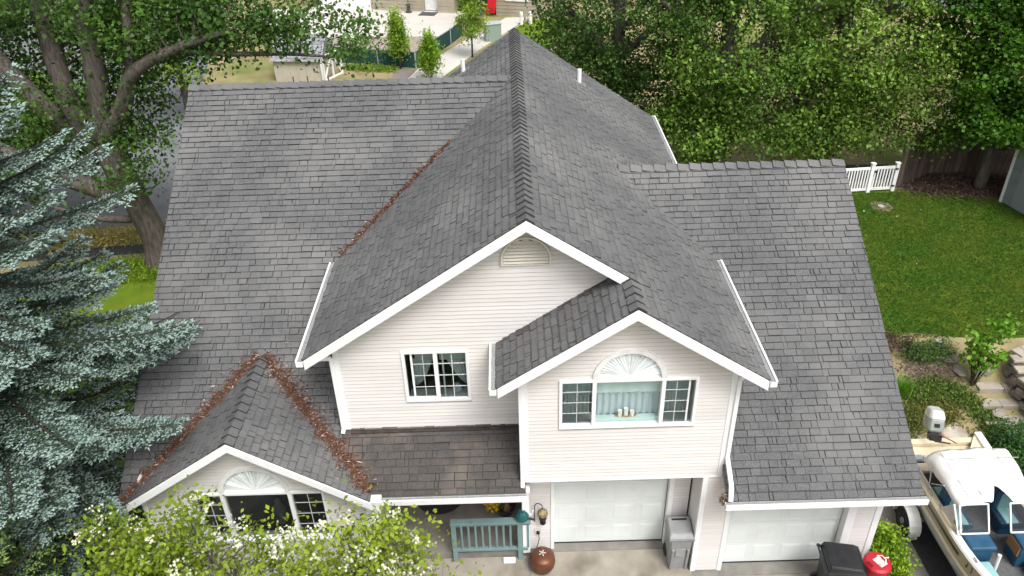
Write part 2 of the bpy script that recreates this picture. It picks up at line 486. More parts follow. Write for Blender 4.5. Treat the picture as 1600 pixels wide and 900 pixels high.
roof_plane('main_right', fmr, (-1, 0), [
    [(X0, YF), (XR_, YF), (XR_, YVR), (XVR, YRR), (X0, YRR)],
    [(XB, YB), (XR_, YB), (XR_, YF), (XB, YF)],
    [(X0, YRR), (XVR, YRR), (XR_, 2 * YRR - YVR), (XR_, YR), (X0, YR)]], S, seed=4)
roof_plane('bay_left', fbl, (1, 0), [[(2 * XB - XR_, YB), (XB, YB), (XB, .43), (2 * XB - XR_, .43)]], S, seed=5,
           stain=lambda x, y: y > .22)
roof_plane('small_left', fsl, (1, 0), [[(XLW, YS), (XS, YS), (XS, YSV), (XLW, YSE)], [(XS - HW, YS), (XLW, YS), (XLW, YSE), (XS - HW, YSE)]], SS, seed=6)
roof_plane('small_right', fsr, (-1, 0), [[(XS, YS), (XVS, YS), (XVS, YLE), (XS, YSV)], [(XVS, YS), (XS + HW, YS), (XS + HW, YS + .02), (XVS, YLE)]], SS, seed=7)
# rear slopes, out of sight
roof_plane('left_rear', lambda x, y: ZLL - TL * (y - YLL), (0, -1), [[(XLW, YLL), (XVL, YLL), (XL, 2 * YLL - YVL), (XL, YR), (XLW, YR)]], TL, tabs=False)
roof_plane('right_rear', lambda x, y: ZRR - TR * (y - YRR), (0, -1), [[(XVR, YRR), (XRW, YRR), (XRW, YR - .6), (XR_, YR - .6), (XR_, 2 * YRR - YVR)]], TR, tabs=False)
TABS.sort(key=lambda t: -t[0])
def put_tab(mb, t, mi):
    o_ = len(mb.v); mb.v += [tuple(q_) for q_ in t[2]]
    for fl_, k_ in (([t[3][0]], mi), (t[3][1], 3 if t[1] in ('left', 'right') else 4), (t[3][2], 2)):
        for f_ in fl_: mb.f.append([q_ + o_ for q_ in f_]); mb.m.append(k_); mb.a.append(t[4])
for t in TABS[:300]:
    mb = MB(); put_tab(mb, t, 1 if t[5] else 0); mb.build('shingle', [SHINGLE, SHINGLE_ST, CORE, BAND, BAND_S], roofs[t[1]])
mb = MB()
for t in TABS[300:]: put_tab(mb, t, 1 if t[5] else 0)
tag(mb.build('shingle_field', [SHINGLE, SHINGLE_ST, CORE, BAND, BAND_S], house), None, None, None, 'stuff')

# ridge caps -------------------------------------------------------
def ridge_caps(p0, p1, sl, sr, roof, step=.20, width=.13, side=None):
    """overlapping bent caps from p0 to p1; sl, sr = slope dz per metre on each side (negative is down)"""
    p0, p1 = Vector(p0), Vector(p1); L = (p1 - p0).length; d = (p1 - p0) / L
    sx = Vector((d.y, -d.x, 0)).normalized()
    n = int(L / step)
    for i in range(n + 1):
        a = p0 + d * (i * step); b = p0 + d * min(L, i * step + step + .05)
        if (b - a).length < .04: continue
        lift0, lift1 = .052 + random.uniform(-.004, .008), .014
        w = width * random.uniform(.95, 1.05)
        vs = []
        for q, lf in ((a, lift0), (b, lift1)):
            for s_, sl_ in ((-1, sl), (0, 0), (1, sr)):
                vs.append(q + sx * (s_ * w) + Vector((0, 0, lf + sl_ * (w if s_ else 0))))
            for s_, sl_ in ((-1, sl), (0, 0), (1, sr)):
                vs.append(q + sx * (s_ * w) + Vector((0, 0, lf - .035 + sl_ * (w if s_ else 0))))
        fs = [[0, 1, 7, 6], [1, 2, 8, 7], [0, 3, 4, 1], [1, 4, 5, 2], [6, 7, 10, 9], [7, 8, 11, 10], [0, 6, 9, 3], [2, 5, 11, 8], [3, 9, 10, 4], [4, 10, 11, 5]]
        q_ = MB().add(vs, fs[:2], 0, random.uniform(-.1, 1.0)); q_.f += fs[2:]; q_.m += [1] * 8; q_.a += [.5] * 8; q_.build('ridge_cap', [SHINGLE, CORE], roof)
ridge_caps((X0, YF - .01, ZR), (X0, YR, ZR), -S, -S, roofs['main_right'])
ridge_caps((XLW - .01, YLL, ZLL), (XVL - .05, YLL, ZLL), -TL, -TL, roofs['left'], .24)
ridge_caps((XVR + .05, YRR, ZRR), (XRW + .01, YRR, ZRR), -TR, -TR, roofs['right'], .24)
ridge_caps((XB, YB - .01, ZB), (XB, YF + .02, ZB), -S, -S, roofs['bay_left'])
ridge_caps((XS, YS - .01, ZS), (XS, YSV - .02, ZS), -SS, -SS, roofs['small_right'])

# rake fascia ------------------------------------------------------
def rake(p0, p1, h, th, name='fascia', m=WHITE, drop=.012):
    """board under the roof edge from p0 to p1, thickness along +-Y or X (vector th)"""
    p0, p1 = Vector(p0), Vector(p1)
    dz = Vector((0, 0, -drop))
    k = math.hypot(math.hypot(p1.x - p0.x, p1.y - p0.y), p1.z - p0.z) / max(1e-6, math.hypot(p1.x - p0.x, p1.y - p0.y))
    hv = Vector((0, 0, -h * k))
    poly = [p0 + dz, p1 + dz, p1 + dz + hv, p0 + dz + hv]
    return MB().extrude(poly, th).build(name, m, house)
FH = .135
rake((X0, YF - .028, ZR), (XL, YF - .028, ZT), FH, (0, .03, 0))
rake((X0, YF - .028, ZR), (XB + .02, YF - .028, ZR - S * (XB + .02 - X0)), FH, (0, .03, 0))
rake((XB, YB - .028, ZB), (2 * XB - XR_, YB - .028, ZT), FH, (0, .03, 0))
rake((XB, YB - .028, ZB), (XR_, YB - .028, ZT), FH, (0, .03, 0))
rake((XS, YS - .028, ZS), (XS - HW, YS - .028, ZS - SS * HW), FH * .9, (0, .03, 0))
rake((XS, YS - .028, ZS), (XS + HW, YS - .028, ZS - SS * HW), FH * .9, (0, .03, 0))
rake((XLW + .012, YLL, ZLL - .1), (XLW + .012, YSE, fleft(0, YSE) - .1), .12, (.03, 0, 0), m=WHITE_D)
rake((XRW - .042, YRR, ZRR - .1), (XRW - .042, YRE, ZRE - .1), .12, (.03, 0, 0), m=WHITE_D)
rake((X0, YR, ZR), (XL, YR, ZT), FH, (0, .03, 0)); rake((X0, YR, ZR), (XR_, YR, ZT), FH, (0, .03, 0))

# gutters ----------------------------------------------------------
def gutter(p0, p1, out, m=WHITE):
    """K-gutter with perforated guard along an eave; out = horizontal unit vector away from the roof"""
    p0, p1, out = Vector(p0), Vector(p1), Vector(out)
    d = (p1 - p0).normalized(); z = Vector((0, 0, 1))
    b = MB()
    def seg(o0, o1, z0, z1, mb):
        P = [p0 + out * o0 + z * z0, p0 + out * o1 + z * z0, p0 + out * o1 + z * z1, p0 + out * o0 + z * z1]
        mb.extrude(P, p1 - p0)
    seg(.098, .112, -.085, .012, b); seg(.004, .097, -.095, -.083, b); seg(.085, .1175, .0125, .022, b); seg(.002, .014, -.082, -.006, b)
    for q in (p0, p1):
        s_ = d * (-.004 if q is p0 else .004)
        P = [q + out * .003 + z * -.094 + s_, q + out * .111 + z * -.094 + s_, q + out * .111 + z * .010 + s_, q + out * .003 + z * .010 + s_]
        b.extrude(P, d * (.003 if q is p0 else -.003))
    g_ = b.build('gutter', m, house)
    gb = MB(); seg(.016, .094, -.008, .004, gb); gb.build('gutter_guard', GUARD, g_)
    return g_
gutter((XL - .015, YF - .03, ZT - .012), (XL - .015, YVL - .03, ZT - .012), (-1, 0, 0))
gutter((XR_ + .015, YB - .03, ZT - .012), (XR_ + .015, YVR - .03, ZT - .012), (1, 0, 0))
gutter((XR_ + .015, 2 * YRR - YVR + .05, ZT - .012), (XR_ + .015, YR, ZT - .012), (1, 0, 0))
gutter((2 * XB - XR_ - .015, YB - .03, ZT - .012), (2 * XB - XR_ - .015, .40, ZT - .012), (-1, 0, 0), WHITE_D)
gutter((XVS + .05, YLE - .015, ZLE - .012), (.30, YLE - .015, ZLE - .012), (0, -1, 0))
gutter((3.60, YRE - .015, ZRE - .012), (XRW + .03, YRE - .015, ZRE - .012), (0, -1, 0))
# gutter box at the porch corner
MB().box(XVS - .02, XVS + .16, YLE - .16, YLE + .02, ZLE - .115, ZLE + .035).build('gutter_corner', WHITE_D, house, bevel=.01)

# downspouts -------------------------------------------------------
def spout(pts, w=.07, m=WHITE):
    b = MB()
    for i in range(len(pts) - 1):
        b.bar(pts[i], pts[i + 1], w, w * .8, up=(0, -1, 0))
    return b.build('downspout', m, house, bevel=.008)
spout([(XL + .02, .16, ZT - .10), (XL + .10, .30, ZT - .14), (-2.91, .385, ZT - .20), (-2.915, .385, 3.12), (-2.93, .33, 3.055)])
spout([(2 * XB - XR_ + .06, -.46, ZT - .09), (.17, -.44, ZT - .12), (.225, -.44, ZT - .22), (.225, -.44, 2.55), (.225, -.52, 2.40)])
spout([(XR_ - .03, -.46, ZT - .09), (3.80, -.45, ZT - .10), (3.70, -.445, ZT - .22), (3.70, -.445, 2.98)])
spout([(3.70, -.45, 2.98), (3.70, -.86, 2.72), (3.68, -.99, 2.50)], .075)

# siding walls -----------------------------------------------------
SE = .0765
def siding(P0, u, nrm, xl, xr, z0, z1, openings=(), wallname='wall', e=SE, joined=False):
    """boards along direction u from P0 (world x,y), outward normal nrm; xl/xr give the extent at height z"""
    u = Vector((*u, 0)); nv = Vector((*nrm, 0)); P0 = Vector((*P0, 0))
    back = MB(); boards = []
    z = z0
    while z < z1 - .01:
        zt = min(z + e, z1)
        segs = [(xl(z), xr(z), xl(zt), xr(zt))]
        for (a, b, c, d, *arc) in openings:
            zm = (z + zt) / 2
            if arc:      # half-round opening: centre a, radius b, base c
                if zm < c or zm > c + b: continue
                hw = math.sqrt(max(0, b * b - (zm - c) ** 2)); oa, ob = a - hw, a + hw
            else:
                if zt <= c + .02 or z >= d - .02: continue
                oa, ob = a, b
            ns = []
            for s_ in segs:
                if s_[0] < oa: ns.append((s_[0], min(s_[1], oa), s_[2], min(s_[3], oa)))
                if s_[1] > ob: ns.append((max(s_[0], ob), s_[1], max(s_[2], ob), s_[3]))
            segs = ns
        for (a0, b0, a1, b1) in segs:
            if b0 - a0 < .02: continue
            if b1 - a1 < .005: b1 = a1 = (a1 + b1) / 2
            def q(x, zz, off): return P0 + u * x + nv * off + Vector((0, 0, zz))
            gq = 1 - .013 / max(.02, zt - z)
            zg = z + (zt - z) * gq; ag, bg_ = a0 + (a1 - a0) * gq, b0 + (b1 - b0) * gq
            boards.append([q(a0, z, .020), q(b0, z, .020), q(bg_, zg, .014), q(ag, zg, .014), q(b1, zt, .004), q(a1, zt, .004),
                           q(a0, z, 0), q(b0, z, 0), q(b1, zt, 0), q(a1, zt, 0)])
            back.add([q(a0, z, -.002), q(b0, z, -.002), q(b1, zt, -.002), q(a1, zt, -.002), q(a0, z, -.10), q(b0, z, -.10), q(b1, zt, -.10), q(a1, zt, -.10)],
                     [[0, 1, 2, 3], [7, 6, 5, 4], [0, 4, 5, 1], [2, 6, 7, 3], [1, 5, 6, 2], [0, 3, 7, 4]])
        z += e
    wo = back.build(wallname, ROOM, house)
    field = MB()
    for b in boards:
        mb_ = field if joined else MB()
        rv_ = random.random()
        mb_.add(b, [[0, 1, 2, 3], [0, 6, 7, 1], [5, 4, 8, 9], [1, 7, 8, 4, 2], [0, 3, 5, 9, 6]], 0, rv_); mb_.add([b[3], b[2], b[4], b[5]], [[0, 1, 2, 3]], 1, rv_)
        if not joined: mb_.build('siding_board', [SIDING, LAP_SHADE], wo)
    if joined: tag(field.build('siding_field', [SIDING, LAP_SHADE], wo), kind='stuff')
    return wo
YM, YBW, YSW = .432, -.411, -.36
# main front wall: gable above the porch roof
zin = ZR - .11
WIN_M = (-1.745, -.615, 3.68, 4.78)
siding((0, YM), (1, 0), (0, -1),
       lambda z: max(-2.856, X0 - (zin - z) / S),
       lambda z: .30 if z < ZT - .02 else min(XB - (ZB - z) / S + .12, X0 + (zin - z) / S),
       3.03, zin - .03, [WIN_M, (.375, .385, 6.50, 0, True), (-.01, .76, 6.40, 6.52)])
# bay
zinb = ZB - .11
WIN_B = (.845, 3.06, 3.73, 4.75)
siding((0, YBW), (1, 0), (0, -1), lambda z: max(.276, XB - (zinb - z) / S), lambda z: min(3.641, XB + (zinb - z) / S),
       2.535, zinb - .03, [WIN_B, (1.955, .555, 4.75, 0, True)])
siding((.276, 0), (0, -1), (-1, 0), lambda z: -YM, lambda z: -YBW, 2.535, ZT + .1, joined=True)
siding((3.641, 0), (0, 1), (1, 0), lambda z: YBW, lambda z: min(2.9, YRE + (z - ZRE) / TR + .1), 2.60, ZT + .1, joined=True)
siding((-2.856, 0), (0, -1), (-1, 0), lambda z: -min(3.2, YLE + (z - ZLE) / TL + .1), lambda z: -YM, 3.03, ZT + .1, joined=True)
# room under the small gable
zins = ZS - .11
WIN_S = (-5.56, -3.24, 1.22, 2.41)
siding((0, YSW), (1, 0), (0, -1), lambda z: max(-6.45, XS - (zins - z) / SS), lambda z: min(-2.52, XS + (zins - z) / SS),
       .08, zins - .03, [WIN_S, (-4.44, .585, 2.41, 0, True)])
siding((-2.52, 0), (0, 1), (1, 0), lambda z: YSW, lambda z: 1.5, .08, 2.45, joined=True)
# porch back wall, garage fronts
siding((0, 1.5), (1, 0), (0, -1), lambda z: -2.52, lambda z: .33, .1, 2.6, [(-1.75, -.75, .1, 2.2)], joined=True)
siding((.345, 0), (0, -1), (-1, 0), lambda z: -1.5, lambda z: -.20, .05, 2.5, joined=True)
siding((0, .20), (1, 0), (0, -1), lambda z: .345, lambda z: 3.33, .02, 2.52, [(.80, 2.95, .0, 2.25)])
siding((3.378, 0), (0, -1), (-1, 0), lambda z: -.20, lambda z: .411, .02, 2.52, joined=True)
siding((0, YBW), (1, 0), (0, -1), lambda z: 3.378, lambda z: 6.629, .02, 2.52, [(3.93, 6.06, 0, 2.2)])
siding((6.629, 0), (0, 1), (1, 0), lambda z: YBW, lambda z: 9.5, .02, 2.6, joined=True)
# plain walls nobody sees from the front, so the house is closed
b = MB()
b.box(-6.45, -6.40, -.3, 10.3, 0, 2.7); b.extrude([(-6.45, .3, 2.7), (-6.45, 10.3, 2.7), (-6.45, YLL + 3.2, 5.0), (-6.45, YLL, ZLL - .15), (-6.45, 2.9, 4.5)], (.05, 0, 0))
b.extrude([(6.58, -.3, 2.55), (6.58, 9.4, 2.55), (6.58, YRR, ZRR - .15)], (.05, 0, 0))
b.box(-6.4, 6.6, 10.25, 10.3, 0, 2.9); b.extrude([(-2.9, 10.25, 2.9), (3.64, 10.25, 2.9), (3.64, 10.25, ZT), (X0, 10.25, ZR - .2), (-2.9, 10.25, ZT)], (0, .05, 0))
b.build('wall', SIDING, house)

# corner posts and trim -------------------------------------------
def trim(x0, x1, y0, y1, z0, z1, m=WHITE, name='corner_trim', par=None):
    return MB().box(x0, x1, y0, y1, z0, z1).build(name, m, par or house, bevel=.006)
trim(-2.885, -2.79, YM - .028, YM + .06, 3.06, ZT + .12)
trim(.248, .34, YBW - .028, YBW + .06, 2.50, ZT + .16)
trim(3.58, 3.672, YBW - .028, YBW + .06, 2.50, ZT + .16)
trim(.34, 3.58, YBW - .03, YBW + .03, 2.50, 2.537, name='skirt_trim')
trim(.276, 3.64, YBW + .03, .2, 2.505, 2.53, SOFFIT, 'soffit')
trim(3.35, 3.44, YBW - .03, YBW + .05, 0, 2.50)
trim(6.54, 6.66, YBW - .03, YBW + .06, 0, 2.47)
trim(-2.58, -2.49, YSW - .03, YSW + .06, .05, 2.35)
trim(-6.48, -6.40, YSW - .03, YSW + .06, .05, 2.35)
# garage door casing
trim(.745, .81, .165, .30, 0, 2.50, name='door_casing'); trim(2.945, 3.03, .165, .30, 0, 2.50, name='door_casing')
trim(3.85, 3.935, YBW - .03, -.26, 0, 2.44, name='door_casing'); trim(6.05, 6.20, YBW - .03, -.26, 0, 2.44, name='door_casing')
trim(.812, 2.943, .17, .34, 2.2, 2.50, name='door_header'); trim(3.937, 6.048, YBW - .02, -.24, 2.17, 2.44, name='door_header')
# flashing along the wall foot
trim(-2.79, .276, YM - .10, YM - .02, 3.015, 3.06, mat('flashing_brown', (.06, .045, .04), .6, (.03, .025, .02), 6), 'flashing')

# garage doors -----------------------------------------------------
def garage_door(x0, x1, y, z0, nsec=4, ncol=4, h=.553, gap=None):
    d = MB().box(x0, x1, y + .03, y + .06, z0, z0 + nsec * h).build('garage_door', DOORP, house)
    w = (x1 - x0)
    for r in range(nsec):
        b = MB(); za, zb = z0 + r * h + .004, z0 + (r + 1) * h - .004
        b.box(x0 + .004, x1 - .004, y, y + .029, za, zb)
        cw = w / ncol
        for c in range(ncol):
            a, bb = x0 + c * cw + .075, x0 + (c + 1) * cw - .075
            zc, zd = za + .09, zb - .09
            # raised panel with sloped edges
            o, i = .0, .03
            vs = [(a, y - .001, zc), (bb, y - .001, zc), (bb, y - .001, zd), (a, y - .001, zd),
                  (a + i, y - .006, zc + i), (bb - i, y - .006, zc + i), (bb - i, y - .006, zd - i), (a + i, y - .006, zd - i)]
            b.add(vs, [[4, 5, 6, 7], [0, 1, 5, 4], [1, 2, 6, 5], [2, 3, 7, 6], [3, 0, 4, 7]])
            for (p, q) in (((a - .012, zc - .012), (bb + .012, zc - .004)), ((a - .012, zd + .004), (bb + .012, zd + .012)),
                           ((a - .012, zc - .004), (a - .004, zd + .004)), ((bb + .004, zc - .004), (bb + .012, zd + .004))):
                b.box(p[0], q[0], y - .0025, y + .001, p[1], q[1])
        b.build('door_panel', DOORP, d)
    MB().box(x0, x1, y - .004, y + .05, .0, z0).build('door_seal', BLACK, d)
garage_door(.815, 2.94, .31, .03)
garage_door(3.94, 6.045, -.27, .03)

# windows ----------------------------------------------------------
def room(x0, x1, y, z0, z1, depth, par, m=ROOM):
    b = MB()
    vs = [(x0, y, z0), (x1, y, z0), (x1, y, z1), (x0, y, z1), (x0, y + depth, z0), (x1, y + depth, z0), (x1, y + depth, z1), (x0, y + depth, z1)]
    b.add(vs, [[4, 5, 6, 7], [0, 1, 5, 4], [1, 2, 6, 5], [2, 3, 7, 6], [3, 0, 4, 7]])
    return b.build('room_recess', m, par)
def frame(b, x0, x1, z0, z1, w, y0, y1):
    b.box(x0, x1, y0, y1, z0, z0 + w); b.box(x0, x1, y0, y1, z1 - w, z1)
    b.box(x0, x0 + w, y0, y1, z0 + w, z1 - w); b.box(x1 - w, x1, y0, y1, z0 + w, z1 - w)
def pane(x0, x1, y, z0, z1, par, m=GLASS):
    return MB().box(x0, x1, y, y + .006, z0, z1).build('pane', m, par)
def muntins(x0, x1, y, z0, z1, nx_, nz_, par, w=.010):
    for i in range(1, nx_):
        x = x0 + (x1 - x0) * i / nx_
        MB().box(x - w / 2, x + w / 2, y - .008, y - .001, z0, z1).build('muntin', MUNT, par)
    for k in range(1, nz_):
        z = z0 + (z1 - z0) * k / nz_
        MB().box(x0, x1, y - .0095, y - .002, z - w / 2, z + w / 2).build('muntin', MUNT, par)
def curtain(x0, x1, y, z0, z1, par, m=CURT, folds=8, amp=.02, edge=None, name='curtain'):
    n = folds * 8; vs = []; fs = []
    for j in range(9):
        t = j / 8
        a, c = (x0, x1) if edge is None else edge(t)
        for i in range(n + 1):
            s_ = i / n
            vs.append((a + (c - a) * s_, y + amp * math.sin(s_ * folds * 6.283) + random.uniform(-.002, .002), z0 + (z1 - z0) * t))
    for j in range(8):
        for i in range(n): fs.append([j * (n + 1) + i, j * (n + 1) + i + 1, (j + 1) * (n + 1) + i + 1, (j + 1) * (n + 1) + i])
    return MB().add(vs, fs).build(name, m, par, smooth=True)
def arc_window(cx, r, z0, y, par, spokes=True):
    """half round fan light: ring frame plus pleated fan shade behind"""
    n = 28; b = MB()
    for i in range(n):
        a0, a1 = math.pi * i / n, math.pi * (i + 1) / n
        def p(rr, a, yy): return (cx + rr * math.cos(a), yy, z0 + rr * math.sin(a))
        vs = [p(r - .045, a0, y), p(r + .035, a0, y), p(r + .035, a1, y), p(r - .045, a1, y), p(r - .045, a0, y + .09), p(r + .035, a0, y + .09), p(r + .035, a1, y + .09), p(r - .045, a1, y + .09)]
        b.add(vs, [[0, 1, 2, 3], [1, 5, 6, 2], [0, 3, 7, 4]])
    b.build('arch_frame', WHITE_D, par)
    fan = MB(); m = 54
    vs = [(cx, y + .065, z0)]
    for i in range(m + 1):
        a = math.pi * i / m
        vs.append((cx + (r - .03) * math.cos(a), y + .05 + (.022 if i % 2 else 0) + random.uniform(-.006, .006), z0 + (r - .03) * math.sin(a)))
    for i in range(m): fan.add([vs[0], vs[i + 1], vs[i + 2]], [[0, 1, 2]], a=random.random())
    fan.build('fan_shade', mat('fan_shade_cloth', (.80, .80, .80), .9, (.62, .62, .63), 5, 4, .45, .75, var=.22), par)
    gl = MB()
    gl.add([(cx, y + .03, z0)] + [(cx + (r - .02) * math.cos(math.pi * i / 24), y + .03, z0 + (r - .02) * math.sin(math.pi * i / 24)) for i in range(25)],
           [[0, i + 1, i + 2] for i in range(24)])
    gl.build('pane', GLASS_AQ, par)
    MB().extrude([(cx + r * math.cos(math.pi * i / 24), y + .088, z0 + r * math.sin(math.pi * i / 24)) for i in range(25)], (0, .01, 0)).build('shade_back', ROOM, par)

# upper slider
x0, x1, z0, z1 = WIN_M
b = MB(); frame(b, x0, x1, z0, z1, .055, YM - .045, YM + .06); xm = (x0 + x1) / 2
b.box(xm - .035, xm + .035, YM - .04, YM + .05, z0 + .055, z1 - .055)
b.box(x0 + .14, x0 + .175, YM + .0, YM + .05, z0 + .055, z1 - .055); b.box(xm + .10, xm + .13, YM + .03, YM + .05, z0 + .055, z1 - .055)
b.box(x0 + .055, xm - .035, YM - .005, YM + .05, z0 + .056, z0 + .085)
w = b.build('window', WHITE, house, bevel=.004); w['label'] = 'white sliding window with tied back curtains'
pane(x0 + .055, xm - .035, YM + .012, z0 + .055, z1 - .055, w); pane(xm + .035, x1 - .055, YM + .012, z0 + .055, z1 - .055, w)
muntins(x0 + .175, xm - .035, YM + .010, z0 + .055, z1 - .055, 2, 4, w); muntins(xm + .035, x1 - .055, YM + .010, z0 + .055, z1 - .055, 2, 4, w, .015)
room(x0 + .04, x1 - .04, YM + .06, z0 + .04, z1 - .04, 1.2, w, DARK)
curtain(x0 + .20, xm - .05, YM + .16, z1 - .33, z1 - .03, w, mat('roman_shade', (.42, .47, .42), .9), 1, .004, name='shade')
curtain(xm + .05, x1 - .06, YM + .14, z1 - .33, z1 - .03, w, mat('roman_shade', (.42, .47, .42), .9), 1, .004, name='shade')
curtain(0, 1, YM + .20, z0 + .20, z1 - .32, w, CURT, 4, .02, lambda t: (x0 + .12, x0 + .20 + .30 * t ** .6))
curtain(0, 1, YM + .20, z0 + .20, z1 - .32, w, CURT, 5, .02, lambda t: (x1 - .10 - .32 * t ** .7, x1 - .04))
MB().box(x0 + .06, x1 - .06, YM + .075, YM + .24, z0 + .04, z0 + .065).build('sill_board', mat('sill_paint', (.5, .53, .5), .6), w)
MB().lathe([(.03, 0), (.075, .03), (.09, .08), (.06, .13), (.035, .15), (.04, .17)], (x1 - .25, YM + .16, z0 + .065), 14).build('vase', mat('vase_china', (.5, .56, .62), .3, (.3, .38, .5), 18), w, smooth=True)

# bay: three lights and fan
x0, x1, z0, z1 = WIN_B
b = MB(); frame(b, x0, x1, z0, z1, .05, YBW - .05, YBW + .06)
for xm in (1.405, 2.505): b.box(xm - .032, xm + .032, YBW - .047, YBW + .055, z0 + .05, z1 - .05)
b.box(x0 + .05, 1.37, YBW - .01, YBW + .05, z0 + .051, z0 + .08); b.box(x1 - .15, x1 - .12, YBW - .0, YBW + .05, z0 + .051, z1 - .051)
w = b.build('window', WHITE, house, bevel=.004); w['label'] = 'triple window with aqua curtain and fan light above the garage'
for (a, c) in ((x0 + .05, 1.373), (2.537, x1 - .05)): pane(a, c, YBW + .012, z0 + .05, z1 - .05, w)
pane(1.437, 2.473, YBW + .012, z0 + .05, z1 - .05, w, GLASS_AQ)
muntins(x0 + .05, 1.373, YBW + .010, z0 + .08, z1 - .05, 2, 4, w); muntins(2.537, x1 - .15, YBW + .010, z0 + .05, z1 - .05, 2, 4, w)
room(x0 + .04, x1 - .04, YBW + .06, z0 + .04, z1 - .04, .70, w, mat('room_wall_grey', (.5, .52, .52), .9))
curtain(1.40, 2.51, YBW + .15, z1 - .42, z1 - .03, w, mat('valance_aqua', (.55, .65, .63), .9), 5, .008, name='valance')
curtain(1.40, 2.51, YBW + .17, z1 - .45, z1 - .40, w, mat('lace', (.62, .68, .68), .9), 14, .01, name='valance_lace')
curtain(1.42, 2.50, YBW + .185, z0 + .10, z1 - .40, w, CURT_B, 10, .018)
curtain(x0 + .06, 1.36, YBW + .24, z0 + .10, z1 - .38, w, CURT, 7, .025); curtain(2.55, x1 - .06, YBW + .24, z0 + .10, z1 - .38, w, CURT, 7, .025)
curtain(x0 + .05, 1.37, YBW + .17, z1 - .46, z1 - .03, w, mat('valance_grey', (.36, .44, .44), .9), 4, .008, name='valance'); curtain(2.54, x1 - .05, YBW + .17, z1 - .46, z1 - .03, w, mat('valance_grey', (.36, .44, .44), .9), 4, .008, name='valance')
MB().box(1.42, 2.49, YBW + .07, YBW + .155, z0 + .04, z0 + .12).build('sill_board', mat('sill_aqua', (.50, .60, .59), .6), w)
arc_window(1.955, .55, 4.75, YBW - .05, w)
tray = thing('candle_tray', 'wooden tray of three white candles in the bay window', 'tray', (1.955, YBW + .112, z0 + .12))
MB().lathe([(.05, 0), (.17, .0), (.185, .03), (.17, .03), (.16, .012), (.0, .012)], n=20).build('tray', mat('tray_wood', (.45, .30, .13), .5, (.3, .18, .07), 12), tray).scale = (1, .22, 1)
for (dx, hh) in ((-.10, .11), (0, .15), (.10, .10)):
    MB().lathe([(.036, .0), (.038, hh), (.03, hh + .004), (.004, hh - .01)], (dx, 0, .012), 14).build('candle', mat('wax', (.75, .73, .68), .5), tray, smooth=False)

# small gable window
x0, x1, z0, z1 = WIN_S
b = MB(); frame(b, x0, x1, z0, z1, .05, YSW - .05, YSW + .06)
for xm in (-5.03, -3.85): b.box(xm - .035, xm + .035, YSW - .047, YSW + .055, z0 + .05, z1 - .05)
w = b.build('window', WHITE, house, bevel=.004); w['label'] = 'dark triple window with fan light behind blossom'
for (a, c, nx_) in ((x0 + .05, -5.065, 2), (-3.815, x1 - .05, 2)):
    pane(a, c, YSW + .012, z0 + .05, z1 - .05, w); muntins(a, c, YSW + .010, z0 + .05, z1 - .05, nx_, 4, w)
pane(-4.995, -3.885, YSW + .012, z0 + .05, z1 - .05, w)
room(x0 + .04, x1 - .04, YSW + .06, z0 + .04, z1 - .04, 1.5, w, DARK)
curtain(-5.0, -3.88, YSW + .12, z1 - .17, z1 - .03, w, mat('blind_grey', (.42, .47, .48), .8), 1, .003, name='blind')
arc_window(-4.44, .58, 2.41, YSW - .05, w)
MB().lathe([(.10, 0), (.13, .04), (.10, .10), (.055, .16), (.12, .26), (.10, .36), (.05, .42), (.07, .50), (.0, .58)], (-4.25, YSW + .35, z0 + .05), 14).build('ornament', mat('ornament_grey', (.12, .13, .13), .5), w, smooth=True)
MB().box(x0 - .03, x1 + .03, YSW - .09, YSW - .051, z0 - .03, z0 + .02).build('sill', WHITE, w)

# half round louvre vent
cx, r, zb = .375, .36, 6.50
vent = MB(); n = 20
ring = [(cx - r, 6.40)] + [(cx + r * math.cos(math.pi - math.pi * i / n), zb + r * math.sin(math.pi * i / n)) for i in range(n + 1)] + [(cx + r, 6.40)]
ro = [(cx + (x - cx) * 1.09, zb + (z - zb) * 1.09 if z > 6.41 else 6.385) for x, z in ring]
for i in range(len(ring) - 1):
    (a, c), (d, e_) = ring[i], ring[i + 1]; (A, C_), (D, E_) = ro[i], ro[i + 1]
    vent.add([(a, YM - .065, c), (d, YM - .065, e_), (D, YM - .065, E_), (A, YM - .065, C_), (A, YM + .01, C_), (D, YM + .01, E_), (a, YM + .03, c), (d, YM + .03, e_)],
             [[0, 3, 2, 1], [3, 4, 5, 2], [0, 1, 7, 6]])
vent.box(cx - r * 1.09, cx + r * 1.09, YM - .049, YM + .01, 6.385, 6.402)
CREAM = mat('vent_cream', (.68, .65, .57), .55, (.6, .57, .49), 3)
vo = vent.build('gable_vent', CREAM, house)
for k in range(8):
    z = 6.42 + k * .058
    hw = r * .99 if z < zb else math.sqrt(max(.001, r * r - (z + .03 - zb) ** 2)) * .99 if z + .03 < zb + r else 0
    if hw < .05: continue
    MB().extrude([(cx - hw, YM - .045, z), (cx - hw, YM - .040, z - .006), (cx - hw, YM + .005, z + .028), (cx - hw, YM + .0, z + .034)], (2 * hw, 0, 0)).build('louvre', CREAM, vo)
MB().extrude([(x, YM + .05, z) for x, z in ring], (0, .02, 0)).build('vent_back', DARK, vo)

